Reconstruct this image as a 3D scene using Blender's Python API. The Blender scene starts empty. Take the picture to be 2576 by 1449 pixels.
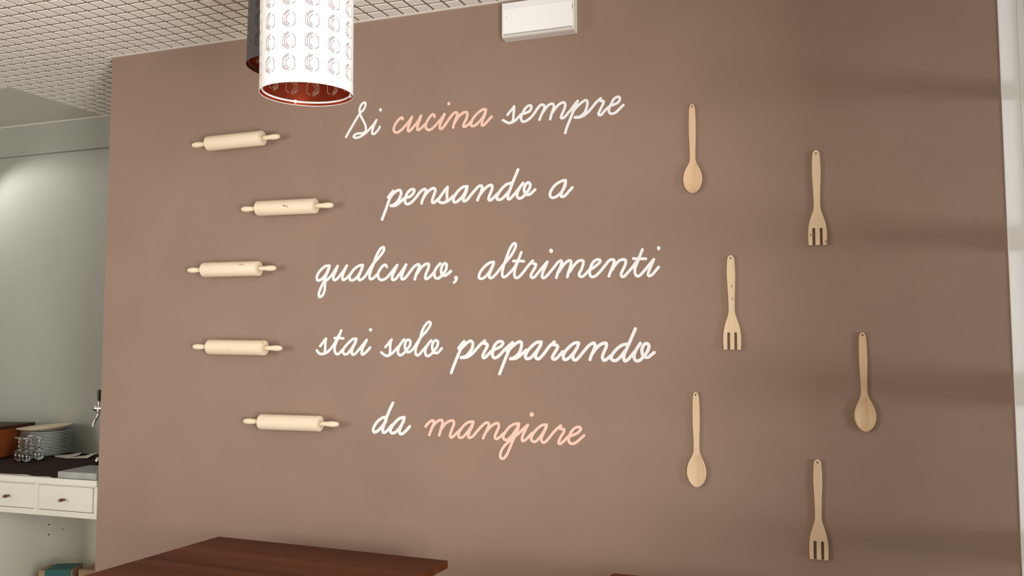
import bpy, bmesh, math, random
import numpy as np
from mathutils import Vector, Matrix
from mathutils.geometry import tessellate_polygon

random.seed(7)
scene = bpy.context.scene
COL = scene.collection

# ------------------------------------------------------------------ camera
CAM = Vector((0.0, -2.80, 1.465))
FPX, PITCH, YAW, ROLL = 2127.9, 0.0727, 0.3310, -0.0010
fwd = Vector((-math.sin(YAW) * math.cos(PITCH), math.cos(YAW) * math.cos(PITCH), math.sin(PITCH)))
rgt = Vector((math.cos(YAW), math.sin(YAW), 0.0))
upv = rgt.cross(fwd)
rgt, upv = (rgt * math.cos(ROLL) + upv * math.sin(ROLL), upv * math.cos(ROLL) - rgt * math.sin(ROLL))
cam_data = bpy.data.cameras.new('camera')
cam_data.sensor_fit = 'HORIZONTAL'
cam_data.sensor_width = 36.0
cam_data.lens = 36.0 * FPX / 2576.0
cam_data.clip_start = 0.05
cam = bpy.data.objects.new('camera', cam_data)
COL.objects.link(cam)
m = Matrix((rgt, upv, -fwd)).transposed().to_4x4()
m.translation = CAM
cam.matrix_world = m
scene.camera = cam

# ------------------------------------------------------------------ view, sky, daylight
vs = scene.view_settings
vs.view_transform = 'Standard'
vs.look = 'None'
vs.exposure = 0.0
vs.gamma = 1.0
vs.use_curve_mapping = False
scene.cycles.max_bounces = 8

world = bpy.data.worlds.new('overcast_sky')
scene.world = world
world.use_nodes = True
world.node_tree.nodes['Background'].inputs[0].default_value = (0.86, 0.93, 1.0, 1)
world.node_tree.nodes['Background'].inputs[1].default_value = 1.0

def window_light(name, loc, aim, sx, sz, power, col):
    """Daylight entering by one window: an area lamp filling the opening."""
    l = bpy.data.lights.new(name, 'AREA')
    l.shape = 'RECTANGLE'
    l.size, l.size_y, l.energy, l.color = sx, sz, power, col
    o = bpy.data.objects.new(name, l)
    COL.objects.link(o)
    o.location = loc
    o.rotation_euler = (Vector(aim)).to_track_quat('-Z', 'Y').to_euler()
    return o

window_light('daylight_left_window', (-5.95, -4.6, 1.45), (1, 0, 0), 2.4, 2.1, 160, (1.0, 0.97, 0.93))
window_light('daylight_right_window', (0.72, -2.55, 1.20), (-1, 0, 0), 1.1, 1.7, 152, (1.0, 0.98, 0.95))
window_light('daylight_corner_window', (8.0, -3.40, 1.15), (-1, 0.41, 0.04), 2.0, 1.5, 285, (0.98, 0.98, 1.0))

# ------------------------------------------------------------------ materials
MATS = {}
def mat(name, col, rough=0.5, metal=0.0, spec=0.5, **kw):
    if name in MATS:
        return MATS[name]
    mt = bpy.data.materials.new(name)
    mt.use_nodes = True
    b = mt.node_tree.nodes['Principled BSDF']
    b.inputs['Base Color'].default_value = (*col, 1)
    b.inputs['Roughness'].default_value = rough
    b.inputs['Metallic'].default_value = metal
    b.inputs['Specular IOR Level'].default_value = spec
    for k, v in kw.items():
        b.inputs[k].default_value = v
    MATS[name] = mt
    return mt

def N(mt, kind, **kw):
    n = mt.node_tree.nodes.new(kind)
    for k, v in kw.items():
        if k.startswith('i_'):
            n.inputs[k[2:].replace('_', ' ')].default_value = v
        else:
            setattr(n, k, v)
    return n
def L(mt, a, b):
    mt.node_tree.links.new(a, b)
def bsdf(mt):
    return mt.node_tree.nodes['Principled BSDF']

def noise_mat(name, c1, c2, scale=8.0, rough=0.6, bump=0.0, bscale=200.0, stretch=(1, 1, 1), detail=4.0, spec=0.4, lo=0.35, hi=0.65):
    """two tones mixed by noise in object space, with an optional fine relief"""
    if name in MATS:
        return MATS[name]
    mt = mat(name, c1, rough, spec=spec)
    tc = N(mt, 'ShaderNodeTexCoord')
    mp = N(mt, 'ShaderNodeMapping')
    mp.inputs['Scale'].default_value = stretch
    L(mt, tc.outputs['Object'], mp.inputs['Vector'])
    nz = N(mt, 'ShaderNodeTexNoise', i_Scale=scale, i_Detail=detail)
    L(mt, mp.outputs[0], nz.inputs['Vector'])
    cr = N(mt, 'ShaderNodeValToRGB')
    cr.color_ramp.elements[0].position, cr.color_ramp.elements[1].position = lo, hi
    cr.color_ramp.elements[0].color, cr.color_ramp.elements[1].color = (*c1, 1), (*c2, 1)
    L(mt, nz.outputs[0], cr.inputs[0])
    L(mt, cr.outputs[0], bsdf(mt).inputs['Base Color'])
    if bump:
        n2 = N(mt, 'ShaderNodeTexNoise', i_Scale=bscale, i_Detail=3.0)
        L(mt, tc.outputs['Object'], n2.inputs['Vector'])
        bp = N(mt, 'ShaderNodeBump', i_Strength=bump, i_Distance=0.002)
        L(mt, n2.outputs[0], bp.inputs['Height'])
        L(mt, bp.outputs[0], bsdf(mt).inputs['Normal'])
    return mt

def wood_mat(name, c1, c2, axis=0, scale=30.0, rough=0.5, knots=(), spec=0.35, random_tone=0.0, knot_col=(0.26, 0.13, 0.06)):
    """wood with the grain along one axis, and knots at the given spots (x, y, z, radius)"""
    if name in MATS:
        return MATS[name]
    mt = mat(name, c1, rough, spec=spec)
    tc = N(mt, 'ShaderNodeTexCoord')
    mp = N(mt, 'ShaderNodeMapping')
    st = [1.0, 1.0, 1.0]
    st[axis] = 0.06
    mp.inputs['Scale'].default_value = st
    L(mt, tc.outputs['Object'], mp.inputs['Vector'])
    oi = N(mt, 'ShaderNodeObjectInfo')
    ad = N(mt, 'ShaderNodeVectorMath', operation='ADD')
    L(mt, mp.outputs[0], ad.inputs[0])
    L(mt, oi.outputs['Random'], ad.inputs[1])
    nz = N(mt, 'ShaderNodeTexNoise', i_Scale=scale, i_Detail=6.0, i_Distortion=0.6)
    L(mt, ad.outputs[0], nz.inputs['Vector'])
    cr = N(mt, 'ShaderNodeValToRGB')
    cr.color_ramp.elements[0].position, cr.color_ramp.elements[1].position = 0.30, 0.68
    cr.color_ramp.elements[0].color, cr.color_ramp.elements[1].color = (*c2, 1), (*c1, 1)
    L(mt, nz.outputs[0], cr.inputs[0])
    out = cr.outputs[0]
    if random_tone:
        hs = N(mt, 'ShaderNodeHueSaturation')
        mr = N(mt, 'ShaderNodeMapRange')
        mr.inputs['To Min'].default_value, mr.inputs['To Max'].default_value = 1 - random_tone, 1 + random_tone * 0.3
        L(mt, oi.outputs['Random'], mr.inputs['Value'])
        L(mt, mr.outputs[0], hs.inputs['Value'])
        L(mt, out, hs.inputs['Color'])
        out = hs.outputs[0]
    for kx, ky, kz, kr in knots:
        sb = N(mt, 'ShaderNodeVectorMath', operation='SUBTRACT')
        sb.inputs[1].default_value = (kx, ky, kz)
        L(mt, tc.outputs['Object'], sb.inputs[0])
        ml = N(mt, 'ShaderNodeVectorMath', operation='MULTIPLY')
        q = [1.0, 1.0, 1.0]
        q[axis] = 0.45
        ml.inputs[1].default_value = q
        L(mt, sb.outputs[0], ml.inputs[0])
        ln = N(mt, 'ShaderNodeVectorMath', operation='LENGTH')
        L(mt, ml.outputs[0], ln.inputs[0])
        mr = N(mt, 'ShaderNodeMapRange', interpolation_type='SMOOTHSTEP')
        mr.inputs['From Min'].default_value, mr.inputs['From Max'].default_value = kr * 0.25, kr
        mr.inputs['To Min'].default_value, mr.inputs['To Max'].default_value = 0.85, 0.0
        L(mt, ln.outputs['Value'], mr.inputs['Value'])
        mx = N(mt, 'ShaderNodeMix', data_type='RGBA')
        L(mt, mr.outputs[0], mx.inputs[0])
        L(mt, out, mx.inputs[6])
        mx.inputs[7].default_value = (*knot_col, 1)
        out = mx.outputs[2]
    L(mt, out, bsdf(mt).inputs['Base Color'])
    return mt

M_WALL = noise_mat('brown_paint', (0.280, 0.192, 0.146), (0.299, 0.206, 0.157), scale=3.0, rough=0.55, bump=0.12, bscale=260, spec=0.25)
M_BAR = noise_mat('grey_paint', (0.36, 0.375, 0.335), (0.385, 0.40, 0.36), scale=2.0, rough=0.6, bump=0.08, spec=0.2)
M_WHITE = mat('white_paint', (0.86, 0.87, 0.85), 0.45)
M_FLOOR = noise_mat('floor_tiles', (0.32, 0.26, 0.20), (0.38, 0.31, 0.24), scale=6, rough=0.45)
M_TILE = noise_mat('ceiling_plaster', (0.87, 0.85, 0.80), (0.92, 0.90, 0.85), scale=14, rough=0.8, bump=0.25, bscale=500, spec=0.2)
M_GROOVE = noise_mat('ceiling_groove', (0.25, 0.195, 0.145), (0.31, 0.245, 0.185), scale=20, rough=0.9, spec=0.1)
M_SMOOTH = mat('ceiling_smooth', (0.60, 0.59, 0.55), 0.7)
M_LETTER = noise_mat('letter_white', (0.82, 0.84, 0.86), (0.88, 0.90, 0.92), scale=40, rough=0.45)
M_PINK = noise_mat('letter_pink', (0.83, 0.56, 0.46), (0.90, 0.61, 0.50), scale=40, rough=0.45)
M_COPPER = mat('copper_lacquer', (0.56, 0.105, 0.040), 0.26, 0.85)
M_SHADE_W = mat('shade_white', (0.90, 0.90, 0.90), 0.35)
M_SHADE_B = mat('shade_black', (0.045, 0.043, 0.043), 0.45)
M_CHROME = mat('chrome', (0.75, 0.75, 0.76), 0.12, 1.0)
M_BLACK = mat('black_plastic', (0.015, 0.015, 0.015), 0.35)
M_PLASTIC = mat('white_plastic', (0.92, 0.92, 0.92), 0.35)
M_CREAM = mat('cream_plastic', (0.84, 0.82, 0.70), 0.35)
M_GREYP = mat('grey_plastic', (0.42, 0.42, 0.41), 0.4)
M_DIFF = mat('diffuser_plastic', (0.94, 0.94, 0.95), 0.2)
M_TABLE = wood_mat('table_wood', (0.165, 0.050, 0.017), (0.072, 0.019, 0.007), axis=0, scale=9, rough=0.5, spec=0.12)
M_CAB = noise_mat('cabinet_paint', (0.66, 0.66, 0.58), (0.70, 0.70, 0.62), scale=4, rough=0.45)
M_KNOB = mat('knob_wood', (0.12, 0.035, 0.012), 0.3)
M_CLOTH = noise_mat('dark_cloth', (0.030, 0.017, 0.013), (0.040, 0.023, 0.017), scale=60, rough=0.9, spec=0.1)
M_PORC = mat('porcelain', (0.62, 0.65, 0.60), 0.15)
M_CREAMPL = mat('cream_porcelain', (0.66, 0.56, 0.40), 0.3)
M_MARBLE = noise_mat('grey_stone', (0.24, 0.25, 0.23), (0.33, 0.34, 0.32), scale=18, rough=0.35)
M_PAPER = mat('paper', (0.62, 0.58, 0.53), 0.7)
M_CRATE = wood_mat('crate_wood', (0.28, 0.075, 0.018), (0.20, 0.045, 0.010), axis=1, scale=10, rough=0.4)
M_LID = wood_mat('lid_wood', (0.060, 0.018, 0.009), (0.035, 0.010, 0.006), axis=1, scale=10, spec=0.2, rough=0.5)
M_KRAFT = noise_mat('kraft_card', (0.30, 0.20, 0.12), (0.36, 0.24, 0.15), scale=30, rough=0.85)
M_TEAL = noise_mat('teal_card', (0.020, 0.105, 0.105), (0.028, 0.130, 0.125), scale=10, rough=0.6)
M_GLASS = mat('clear_glass', (1, 1, 1), 0.02, **{'Transmission Weight': 1.0, 'IOR': 1.45})

def pane_mat():
    mt = bpy.data.materials.new('window_glass')
    mt.use_nodes = True
    nt = mt.node_tree
    nt.nodes.clear()
    o = nt.nodes.new('ShaderNodeOutputMaterial')
    mx = nt.nodes.new('ShaderNodeMixShader')
    t = nt.nodes.new('ShaderNodeBsdfTransparent')
    g = nt.nodes.new('ShaderNodeBsdfGlossy')
    g.inputs['Roughness'].default_value = 0.02
    fr = nt.nodes.new('ShaderNodeFresnel')
    nt.links.new(fr.outputs[0], mx.inputs[0])
    nt.links.new(t.outputs[0], mx.inputs[1])
    nt.links.new(g.outputs[0], mx.inputs[2])
    nt.links.new(mx.outputs[0], o.inputs[0])
    return mt
M_PANE = pane_mat()

# ------------------------------------------------------------------ helpers
class MB:
    """collects simple solids into one mesh"""
    def __init__(s):
        s.v, s.f = [], []
    def add(s, vs_, fs):
        n = len(s.v)
        s.v += [tuple(p) for p in vs_]
        s.f += [tuple(i + n for i in q) for q in fs]
        return s
    def box(s, x0, x1, y0, y1, z0, z1):
        return s.add([(x0, y0, z0), (x1, y0, z0), (x1, y1, z0), (x0, y1, z0), (x0, y0, z1), (x1, y0, z1), (x1, y1, z1), (x0, y1, z1)],
                     [(0, 3, 2, 1), (4, 5, 6, 7), (0, 1, 5, 4), (1, 2, 6, 5), (2, 3, 7, 6), (3, 0, 4, 7)])
    def rings(s, rs, cap0=True, cap1=True, close=True):
        n = len(rs[0])
        vs_ = [p for r in rs for p in r]
        fs = []
        for k in range(len(rs) - 1):
            for i in range(n if close else n - 1):
                j = (i + 1) % n
                fs.append((k * n + i, k * n + j, (k + 1) * n + j, (k + 1) * n + i))
        if cap0:
            fs.append(tuple(reversed(range(n))))
        if cap1:
            fs.append(tuple((len(rs) - 1) * n + i for i in range(n)))
        return s.add(vs_, fs)
    def lathe(s, prof, axis='z', n=32, o=(0, 0, 0), cap0=True, cap1=True):
        rs = []
        for r, t in prof:
            ring = []
            for k in range(n):
                a = 2 * math.pi * k / n
                c, d = r * math.cos(a), r * math.sin(a)
                p = {'z': (c, d, t), 'x': (t, c, d), 'y': (d, t, c)}[axis]
                ring.append((p[0] + o[0], p[1] + o[1], p[2] + o[2]))
            rs.append(ring)
        return s.rings(rs, cap0, cap1)
    def tube(s, pts, r, n=10):
        pts = [Vector(p) for p in pts]
        rr = r if isinstance(r, (list, tuple)) else [r] * len(pts)
        rs, ref = [], None
        for k, p in enumerate(pts):
            d = (pts[min(k + 1, len(pts) - 1)] - pts[max(k - 1, 0)]).normalized()
            if ref is None:
                ref = d.orthogonal().normalized()
            a = (ref - d * ref.dot(d)).normalized()
            ref = a
            b = d.cross(a)
            rs.append([tuple(p + (a * math.cos(2 * math.pi * i / n) + b * math.sin(2 * math.pi * i / n)) * rr[k]) for i in range(n)])
        return s.rings(rs)
    def mesh(s, name, smooth=False):
        me = bpy.data.meshes.new(name)
        me.from_pydata(s.v, [], s.f)
        if smooth:
            me.shade_smooth()
        me.update()
        return me

def obj(name, me, material, parent=None, loc=(0, 0, 0), rot=(0, 0, 0), bevel=0.0, segs=2, auto=None):
    if isinstance(me, MB):
        me = me.mesh(name)
    o = bpy.data.objects.new(name, me)
    COL.objects.link(o)
    if material is not None and not me.materials:
        me.materials.append(material)
    o.location, o.rotation_euler = loc, rot
    if parent:
        o.parent = parent
    if auto:
        me.shade_smooth()
        me.set_sharp_from_angle(angle=math.radians(auto))
    if bevel:
        b = o.modifiers.new('bevel', 'BEVEL')
        b.width, b.segments, b.limit_method, b.angle_limit = bevel, segs, 'ANGLE', math.radians(50)
    return o

def thing(name, label, cat, loc=(0, 0, 0), rot=(0, 0, 0), group=None):
    o = bpy.data.objects.new(name, None)
    o.empty_display_size = 0.05
    COL.objects.link(o)
    o.location, o.rotation_euler = loc, rot
    tag(o, label, cat, group)
    return o

def tag(o, label=None, cat=None, group=None, kind=None):
    for k, v in (('label', label), ('category', cat), ('group', group), ('kind', kind)):
        if v:
            o[k] = v
    return o

def struct(name, me, material, label=None, **kw):
    return tag(obj(name, me, material, **kw), label, None, None, 'structure')

def dup(root, label=None, loc=None, rot=None):
    r = root.copy()
    COL.objects.link(r)
    if label:
        r['label'] = label
    if loc is not None:
        r.location = loc
    if rot is not None:
        r.rotation_euler = rot
    for ch in list(root.children):
        c = ch.copy()
        COL.objects.link(c)
        c.parent = r
        for g in list(ch.children):
            d = g.copy()
            COL.objects.link(d)
            d.parent = c
    return r

LETTERING = [
 ('Si', 99, [
  ([[(-16308,22746),(-16179,22947),(-16006,23204),(-15845,23439),(-15710,23619),(-15566,23737),(-15490,23882),(-15489,23984),(-15560,24009),(-15664,23933),(-15732,23799),(-15728,23644),(-15670,23480),(-15555,23288),(-15473,23112),(-15456,22963),(-15504,22866),(-15624,22831),(-15812,22840),(-15942,22784),(-15969,22718),(-15885,22675),(-15735,22692),(-15593,22750),(-15449,22839),(-15351,22921)]],[]),
  ([[(-15351,22921),(-15228,23034),(-15105,23158),(-15008,23284)],[(-15008,23284),(-15093,23134),(-15153,22993),(-15189,22862),(-15175,22771),(-15101,22764),(-15003,22834),(-14917,22928),(-14869,23013)]],[(-14844,23662,59,65)]),
 ]),
 ('cucina', 101, [
  ([[(-13919,23219),(-13932,23276),(-14004,23271),(-14113,23192),(-14221,23057),(-14280,22928),(-14279,22817),(-14205,22744),(-14096,22745),(-13964,22823),(-13832,22934),(-13736,23025)]],[]),
  ([[(-13736,23025),(-13629,23148),(-13534,23273)],[(-13534,23273),(-13605,23091),(-13675,22920),(-13698,22789),(-13662,22741),(-13578,22790),(-13459,22901),(-13364,22992)],[(-13364,22992),(-13258,23126),(-13164,23283)],[(-13164,23283),(-13222,23123),(-13292,22952),(-13315,22822),(-13291,22758),(-13208,22779),(-13078,22878),(-12972,22968)]],[]),
  ([[(-12619,23189),(-12631,23256),(-12702,23284),(-12808,23206),(-12913,23062),(-12971,22913),(-12959,22791),(-12852,22720),(-12734,22749),(-12593,22857),(-12477,22967)]],[]),
  ([[(-12477,22967),(-12337,23108),(-12221,23255)],[(-12221,23255),(-12302,23083),(-12383,22915),(-12410,22787),(-12381,22723),(-12311,22734),(-12195,22855),(-12103,22978)]],[(-12052,23628,61,65)]),
  ([[(-12103,22978),(-11987,23120),(-11872,23240),(-11768,23278),(-11714,23225),(-11744,23097),(-11813,22952),(-11858,22825),(-11877,22729)],[(-11824,22887),(-11721,23052),(-11594,23171),(-11457,23244),(-11353,23246),(-11319,23167),(-11364,22998),(-11444,22853),(-11478,22759),(-11443,22713),(-11340,22747),(-11249,22814),(-11147,22913)]],[]),
  ([[(-10603,23261),(-10682,23290),(-10818,23239),(-10976,23124),(-11101,22985),(-11169,22840),(-11169,22743),(-11078,22709),(-10942,22776),(-10794,22914),(-10682,23054),(-10610,23230)],[(-10603,23272),(-10637,23103),(-10727,22897),(-10760,22771),(-10738,22700),(-10659,22730),(-10524,22857),(-10378,22994)]],[]),
 ]),
 ('sempre', 92, [
  ([[(-9778,23005),(-9698,23099),(-9603,23190),(-9530,23284)],[(-9530,23284),(-9535,23164),(-9551,23004),(-9562,22845),(-9604,22738),(-9688,22695),(-9792,22725),(-9887,22783),(-9954,22824)],[(-9688,22695),(-9573,22725),(-9447,22804),(-9343,22905)]],[]),
  ([[(-9343,22905),(-9260,22977),(-9136,22996),(-8970,23050),(-8887,23169),(-8904,23248),(-8986,23260),(-9098,23187),(-9187,23051),(-9256,22917),(-9267,22798),(-9219,22709),(-9116,22704),(-8992,22763),(-8868,22861),(-8765,22981)]],[]),
  ([[(-8765,22981),(-8662,23121),(-8569,23222),(-8477,23247),(-8406,23196),(-8417,23078),(-8478,22964),(-8540,22831),(-8591,22716)],[(-8499,22927),(-8396,23056),(-8294,23176),(-8172,23243),(-8081,23224),(-8061,23143),(-8092,23027),(-8143,22894),(-8195,22700)],[(-8113,22930),(-8031,23041),(-7920,23159),(-7798,23237),(-7698,23247),(-7648,23183),(-7669,23047),(-7730,22914),(-7791,22782),(-7801,22714),(-7741,22695),(-7651,22749),(-7550,22858),(-7449,22957)]],[]),
  ([[(-7449,22957),(-7329,23112),(-7199,23257)],[(-7199,23247),(-7269,23107),(-7370,22881),(-7471,22635),(-7573,22408),(-7654,22164)],[(-7370,22881),(-7290,22991),(-7190,23079),(-7070,23176),(-6951,23242),(-6873,23235),(-6853,23145),(-6874,23010),(-6924,22878),(-7004,22768),(-7133,22692),(-7308,22682)],[(-7308,22679),(-7133,22672),(-6975,22726),(-6817,22838)]],[]),
  ([[(-6817,22838),(-6678,22991),(-6539,23143),(-6382,23264)],[(-6382,23264),(-6393,23178),(-6296,23159),(-6286,23099),(-6346,22979),(-6425,22831),(-6465,22737),(-6446,22687),(-6368,22690),(-6270,22797),(-6152,22902)]],[]),
  ([[(-6152,22902),(-6055,22970),(-5939,22998),(-5788,23060),(-5718,23166),(-5740,23245),(-5828,23250),(-5933,23187),(-6015,23044),(-6084,22915),(-6105,22801),(-6057,22709),(-5961,22691),(-5845,22738),(-5709,22860),(-5597,22955)]],[]),
 ]),
 ('pensando', 106, [
  ([[(-14487,20309),(-14372,20447),(-14281,20538)],[(-14280,20532),(-14372,20357),(-14469,20151),(-14582,19856),(-14680,19620),(-14731,19493)],[(-14404,20298),(-14289,20427),(-14125,20537),(-13993,20544),(-13959,20422),(-14007,20274),(-14105,20130),(-14252,20018),(-14378,19989)],[(-14378,19983),(-14186,19984),(-14022,20080),(-13875,20207)]],[]),
  ([[(-13875,20207),(-13777,20261),(-13613,20275),(-13474,20380),(-13417,20502),(-13485,20554),(-13622,20506),(-13735,20363),(-13793,20172),(-13775,20051),(-13660,20008),(-13498,20095),(-13336,20249)]],[]),
  ([[(-13336,20249),(-13192,20419),(-13047,20520),(-12950,20494),(-12965,20376),(-13045,20217),(-13108,20072),(-13118,20004)],[(-13061,20188),(-12949,20345),(-12789,20483),(-12645,20534),(-12571,20470),(-12612,20324),(-12675,20165),(-12696,20048),(-12642,20000),(-12530,20068),(-12435,20151)]],[]),
  ([[(-12467,20079),(-12309,20291),(-12182,20445),(-12088,20543)],[(-12088,20543),(-12103,20426),(-12112,20279),(-12102,20131),(-12133,20030),(-12243,19977),(-12371,19999),(-12467,20079)],[(-12243,19977),(-12054,20040),(-11865,20205)]],[]),
  ([[(-11319,20523),(-11490,20504),(-11662,20383),(-11802,20216),(-11858,20058),(-11817,19973),(-11707,19990),(-11551,20113),(-11427,20266),(-11318,20493)],[(-11319,20523),(-11349,20349),(-11442,20150),(-11473,20035),(-11426,19988),(-11317,20040),(-11178,20193)]],[]),
  ([[(-11178,20193),(-11023,20358),(-10869,20494),(-10761,20501),(-10746,20399),(-10807,20228),(-10884,20087),(-10924,19997)],[(-10838,20172),(-10684,20351),(-10531,20472),(-10393,20507),(-10354,20432),(-10393,20289),(-10469,20121),(-10494,20006),(-10439,19960),(-10347,20012),(-10165,20174)]],[]),
  ([[(-9636,20529),(-9802,20497),(-9968,20378),(-10104,20214),(-10180,20060),(-10150,19971),(-10013,19978),(-9862,20098),(-9712,20261)],[(-9387,20995),(-9471,20806),(-9561,20611),(-9651,20387),(-9742,20163),(-9772,20007),(-9712,19960),(-9607,20040),(-9487,20161)]],[]),
  ([[(-9487,20161),(-9337,20338),(-9197,20501)],[(-9263,20433),(-9367,20268),(-9418,20143),(-9412,20028),(-9338,19958),(-9204,20015),(-9055,20163),(-8951,20328),(-8942,20455),(-9025,20504),(-9114,20424),(-9159,20298),(-9144,20169),(-9070,20079),(-8952,20086),(-8848,20165),(-8759,20239)]],[]),
 ]),
 ('a', 100, [
  ([[(-7652,20498),(-7797,20479),(-7970,20392),(-8116,20260),(-8204,20096),(-8205,19969),(-8103,19915),(-7944,19968),(-7784,20113),(-7668,20302),(-7647,20469)],[(-7647,20483),(-7697,20290),(-7784,20099),(-7814,19974),(-7771,19924),(-7670,19965),(-7540,20097),(-7410,20229)]],[]),
 ]),
 ('qualcuno', 104, [
  ([[(-16941,17835),(-17103,17827),(-17279,17716),(-17424,17565),(-17487,17411),(-17464,17306),(-17360,17290),(-17214,17377),(-17069,17554),(-16941,17809)],[(-16941,17835),(-16983,17681),(-17068,17502),(-17139,17323),(-17210,17170),(-17310,16991),(-17381,16811),(-17379,16682),(-17319,16655),(-17217,16730),(-17146,16884),(-17126,17064),(-17108,17244),(-17006,17319),(-16861,17444)]],[]),
  ([[(-16861,17444),(-16703,17646),(-16589,17810)],[(-16589,17810),(-16659,17645),(-16744,17467),(-16766,17338),(-16712,17280),(-16610,17321),(-16481,17446),(-16338,17609),(-16196,17810)],[(-16196,17810),(-16281,17658),(-16365,17455),(-16377,17327),(-16333,17275),(-16218,17323),(-16046,17472)]],[]),
  ([[(-15534,17813),(-15677,17793),(-15848,17696),(-15990,17547),(-16074,17396),(-16044,17279),(-15942,17251),(-15785,17336),(-15630,17536),(-15519,17787)],[(-15520,17813),(-15560,17661),(-15658,17460),(-15693,17321),(-15655,17251),(-15527,17291),(-15386,17414)]],[]),
  ([[(-15386,17414),(-15246,17626),(-15079,17849),(-14869,18052),(-14694,18254),(-14636,18386),(-14676,18448),(-14780,18402),(-14886,18254),(-14982,18074),(-15051,17873),(-15147,17673),(-15216,17472),(-15228,17333),(-15171,17273),(-15058,17315),(-14876,17475)]],[]),
  ([[(-14519,17709),(-14557,17776),(-14655,17771),(-14766,17661),(-14863,17512),(-14875,17361),(-14789,17245),(-14649,17241),(-14510,17312),(-14371,17447)]],[]),
  ([[(-14371,17447),(-14220,17618),(-14088,17760)],[(-14088,17760),(-14178,17592),(-14273,17394),(-14300,17269),(-14244,17217),(-14133,17264),(-14009,17398)],[(-14009,17398),(-13859,17582),(-13728,17765)],[(-13728,17765),(-13804,17605),(-13885,17407),(-13912,17283),(-13870,17231),(-13773,17266),(-13651,17388)]],[]),
  ([[(-13651,17388),(-13488,17595),(-13352,17715),(-13230,17761),(-13188,17710),(-13228,17587),(-13309,17415),(-13375,17218)],[(-13268,17438),(-13147,17609),(-12998,17728),(-12863,17773),(-12809,17722),(-12848,17574),(-12928,17403),(-12954,17268),(-12913,17217),(-12806,17263),(-12605,17443)]],[]),
  ([[(-12365,17761),(-12485,17637),(-12578,17492),(-12591,17344),(-12536,17243),(-12429,17228),(-12296,17323),(-12163,17479),(-12111,17649),(-12138,17749),(-12231,17740),(-12311,17607),(-12323,17459),(-12269,17334),(-12162,17319),(-12043,17389),(-11945,17472)]],[]),
  ([[(-11749,17236),(-11722,17196),(-11748,17128),(-11816,17056)]],[(-11743,17226,75,68)]),
 ]),
 ('altrimenti', 98, [
  ([[(-10295,17743),(-10426,17733),(-10602,17629),(-10763,17469),(-10851,17307),(-10851,17196),(-10748,17166),(-10601,17244),(-10441,17432),(-10310,17674)],[(-10301,17743),(-10324,17620),(-10412,17431),(-10470,17268),(-10441,17185),(-10353,17196),(-10222,17302)]],[]),
  ([[(-10222,17302),(-10063,17488),(-9890,17688),(-9688,17899),(-9530,18138),(-9473,18300),(-9501,18377),(-9587,18345),(-9702,18173),(-9789,17957),(-9875,17742),(-9947,17526),(-9982,17335),(-9962,17226),(-9904,17197),(-9804,17248),(-9660,17380)]],[]),
  ([[(-9660,17380),(-9516,17539),(-9402,17752)],[(-9270,18052),(-9359,17832),(-9459,17591),(-9522,17376),(-9517,17213),(-9446,17156),(-9332,17207),(-9203,17339)],[(-9562,17753),(-9373,17751),(-9180,17731)]],[]),
  ([[(-9203,17339),(-9075,17497),(-8948,17642),(-8846,17738)],[(-8846,17738),(-8891,17659),(-8807,17637),(-8736,17608),(-8779,17474),(-8878,17329),(-8921,17209),(-8879,17146),(-8794,17165),(-8667,17296)]],[]),
  ([[(-8667,17296),(-8499,17492),(-8322,17682)],[(-8322,17682),(-8401,17502),(-8485,17317),(-8514,17183),(-8472,17123),(-8374,17166),(-8234,17309)]],[(-8184,18059,69,77)]),
  ([[(-8234,17309),(-8053,17518),(-7928,17661),(-7831,17703),(-7804,17630),(-7860,17471),(-7944,17300),(-8000,17120)],[(-7902,17326),(-7777,17508),(-7639,17650),(-7515,17699),(-7469,17631),(-7503,17473),(-7559,17315),(-7606,17136)],[(-7518,17314),(-7394,17496),(-7243,17650),(-7107,17690),(-7039,17656),(-7054,17524),(-7123,17355),(-7191,17224),(-7165,17144),(-7084,17129),(-6975,17205),(-6853,17333)]],[]),
  ([[(-6853,17333),(-6717,17408),(-6556,17521),(-6453,17623),(-6474,17689),(-6581,17693),(-6702,17605),(-6784,17449),(-6821,17292),(-6800,17160),(-6706,17110),(-6585,17167),(-6424,17319)]],[]),
  ([[(-6424,17319),(-6275,17498),(-6141,17651),(-6022,17681),(-5969,17632),(-6010,17476),(-6092,17296),(-6154,17120)],[(-6052,17321),(-5931,17500),(-5785,17638),(-5640,17667),(-5575,17618),(-5603,17463),(-5683,17309),(-5737,17181),(-5711,17097),(-5633,17099),(-5527,17200)]],[]),
  ([[(-5527,17200),(-5368,17377),(-5210,17579)],[(-5008,17979),(-5091,17782),(-5184,17552),(-5265,17348),(-5266,17192),(-5203,17100),(-5112,17110),(-4981,17235)],[(-5313,17687),(-5105,17674),(-4898,17667)]],[]),
  ([[(-4981,17235),(-4798,17449),(-4634,17636)],[(-4634,17636),(-4721,17433),(-4800,17256),(-4828,17140),(-4790,17088),(-4699,17124),(-4583,17249),(-4476,17374)]],[(-4465,18004,61,72)]),
 ]),
 ('stai', 102, [
  ([[(-17294,14791),(-17200,14895),(-17117,15000),(-17047,15068)],[(-17047,15068),(-17069,14947),(-17078,14780),(-17080,14633),(-17121,14518),(-17229,14487),(-17350,14529),(-17436,14623)],[(-17169,14491),(-17002,14550),(-16860,14664),(-16720,14821)]],[]),
  ([[(-16720,14821),(-16604,15008),(-16511,15174)],[(-16401,15373),(-16476,15195),(-16580,14987),(-16648,14820),(-16674,14675),(-16644,14550),(-16560,14483),(-16454,14529),(-16349,14633)],[(-16676,15087),(-16486,15086),(-16304,15075)]],[]),
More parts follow.
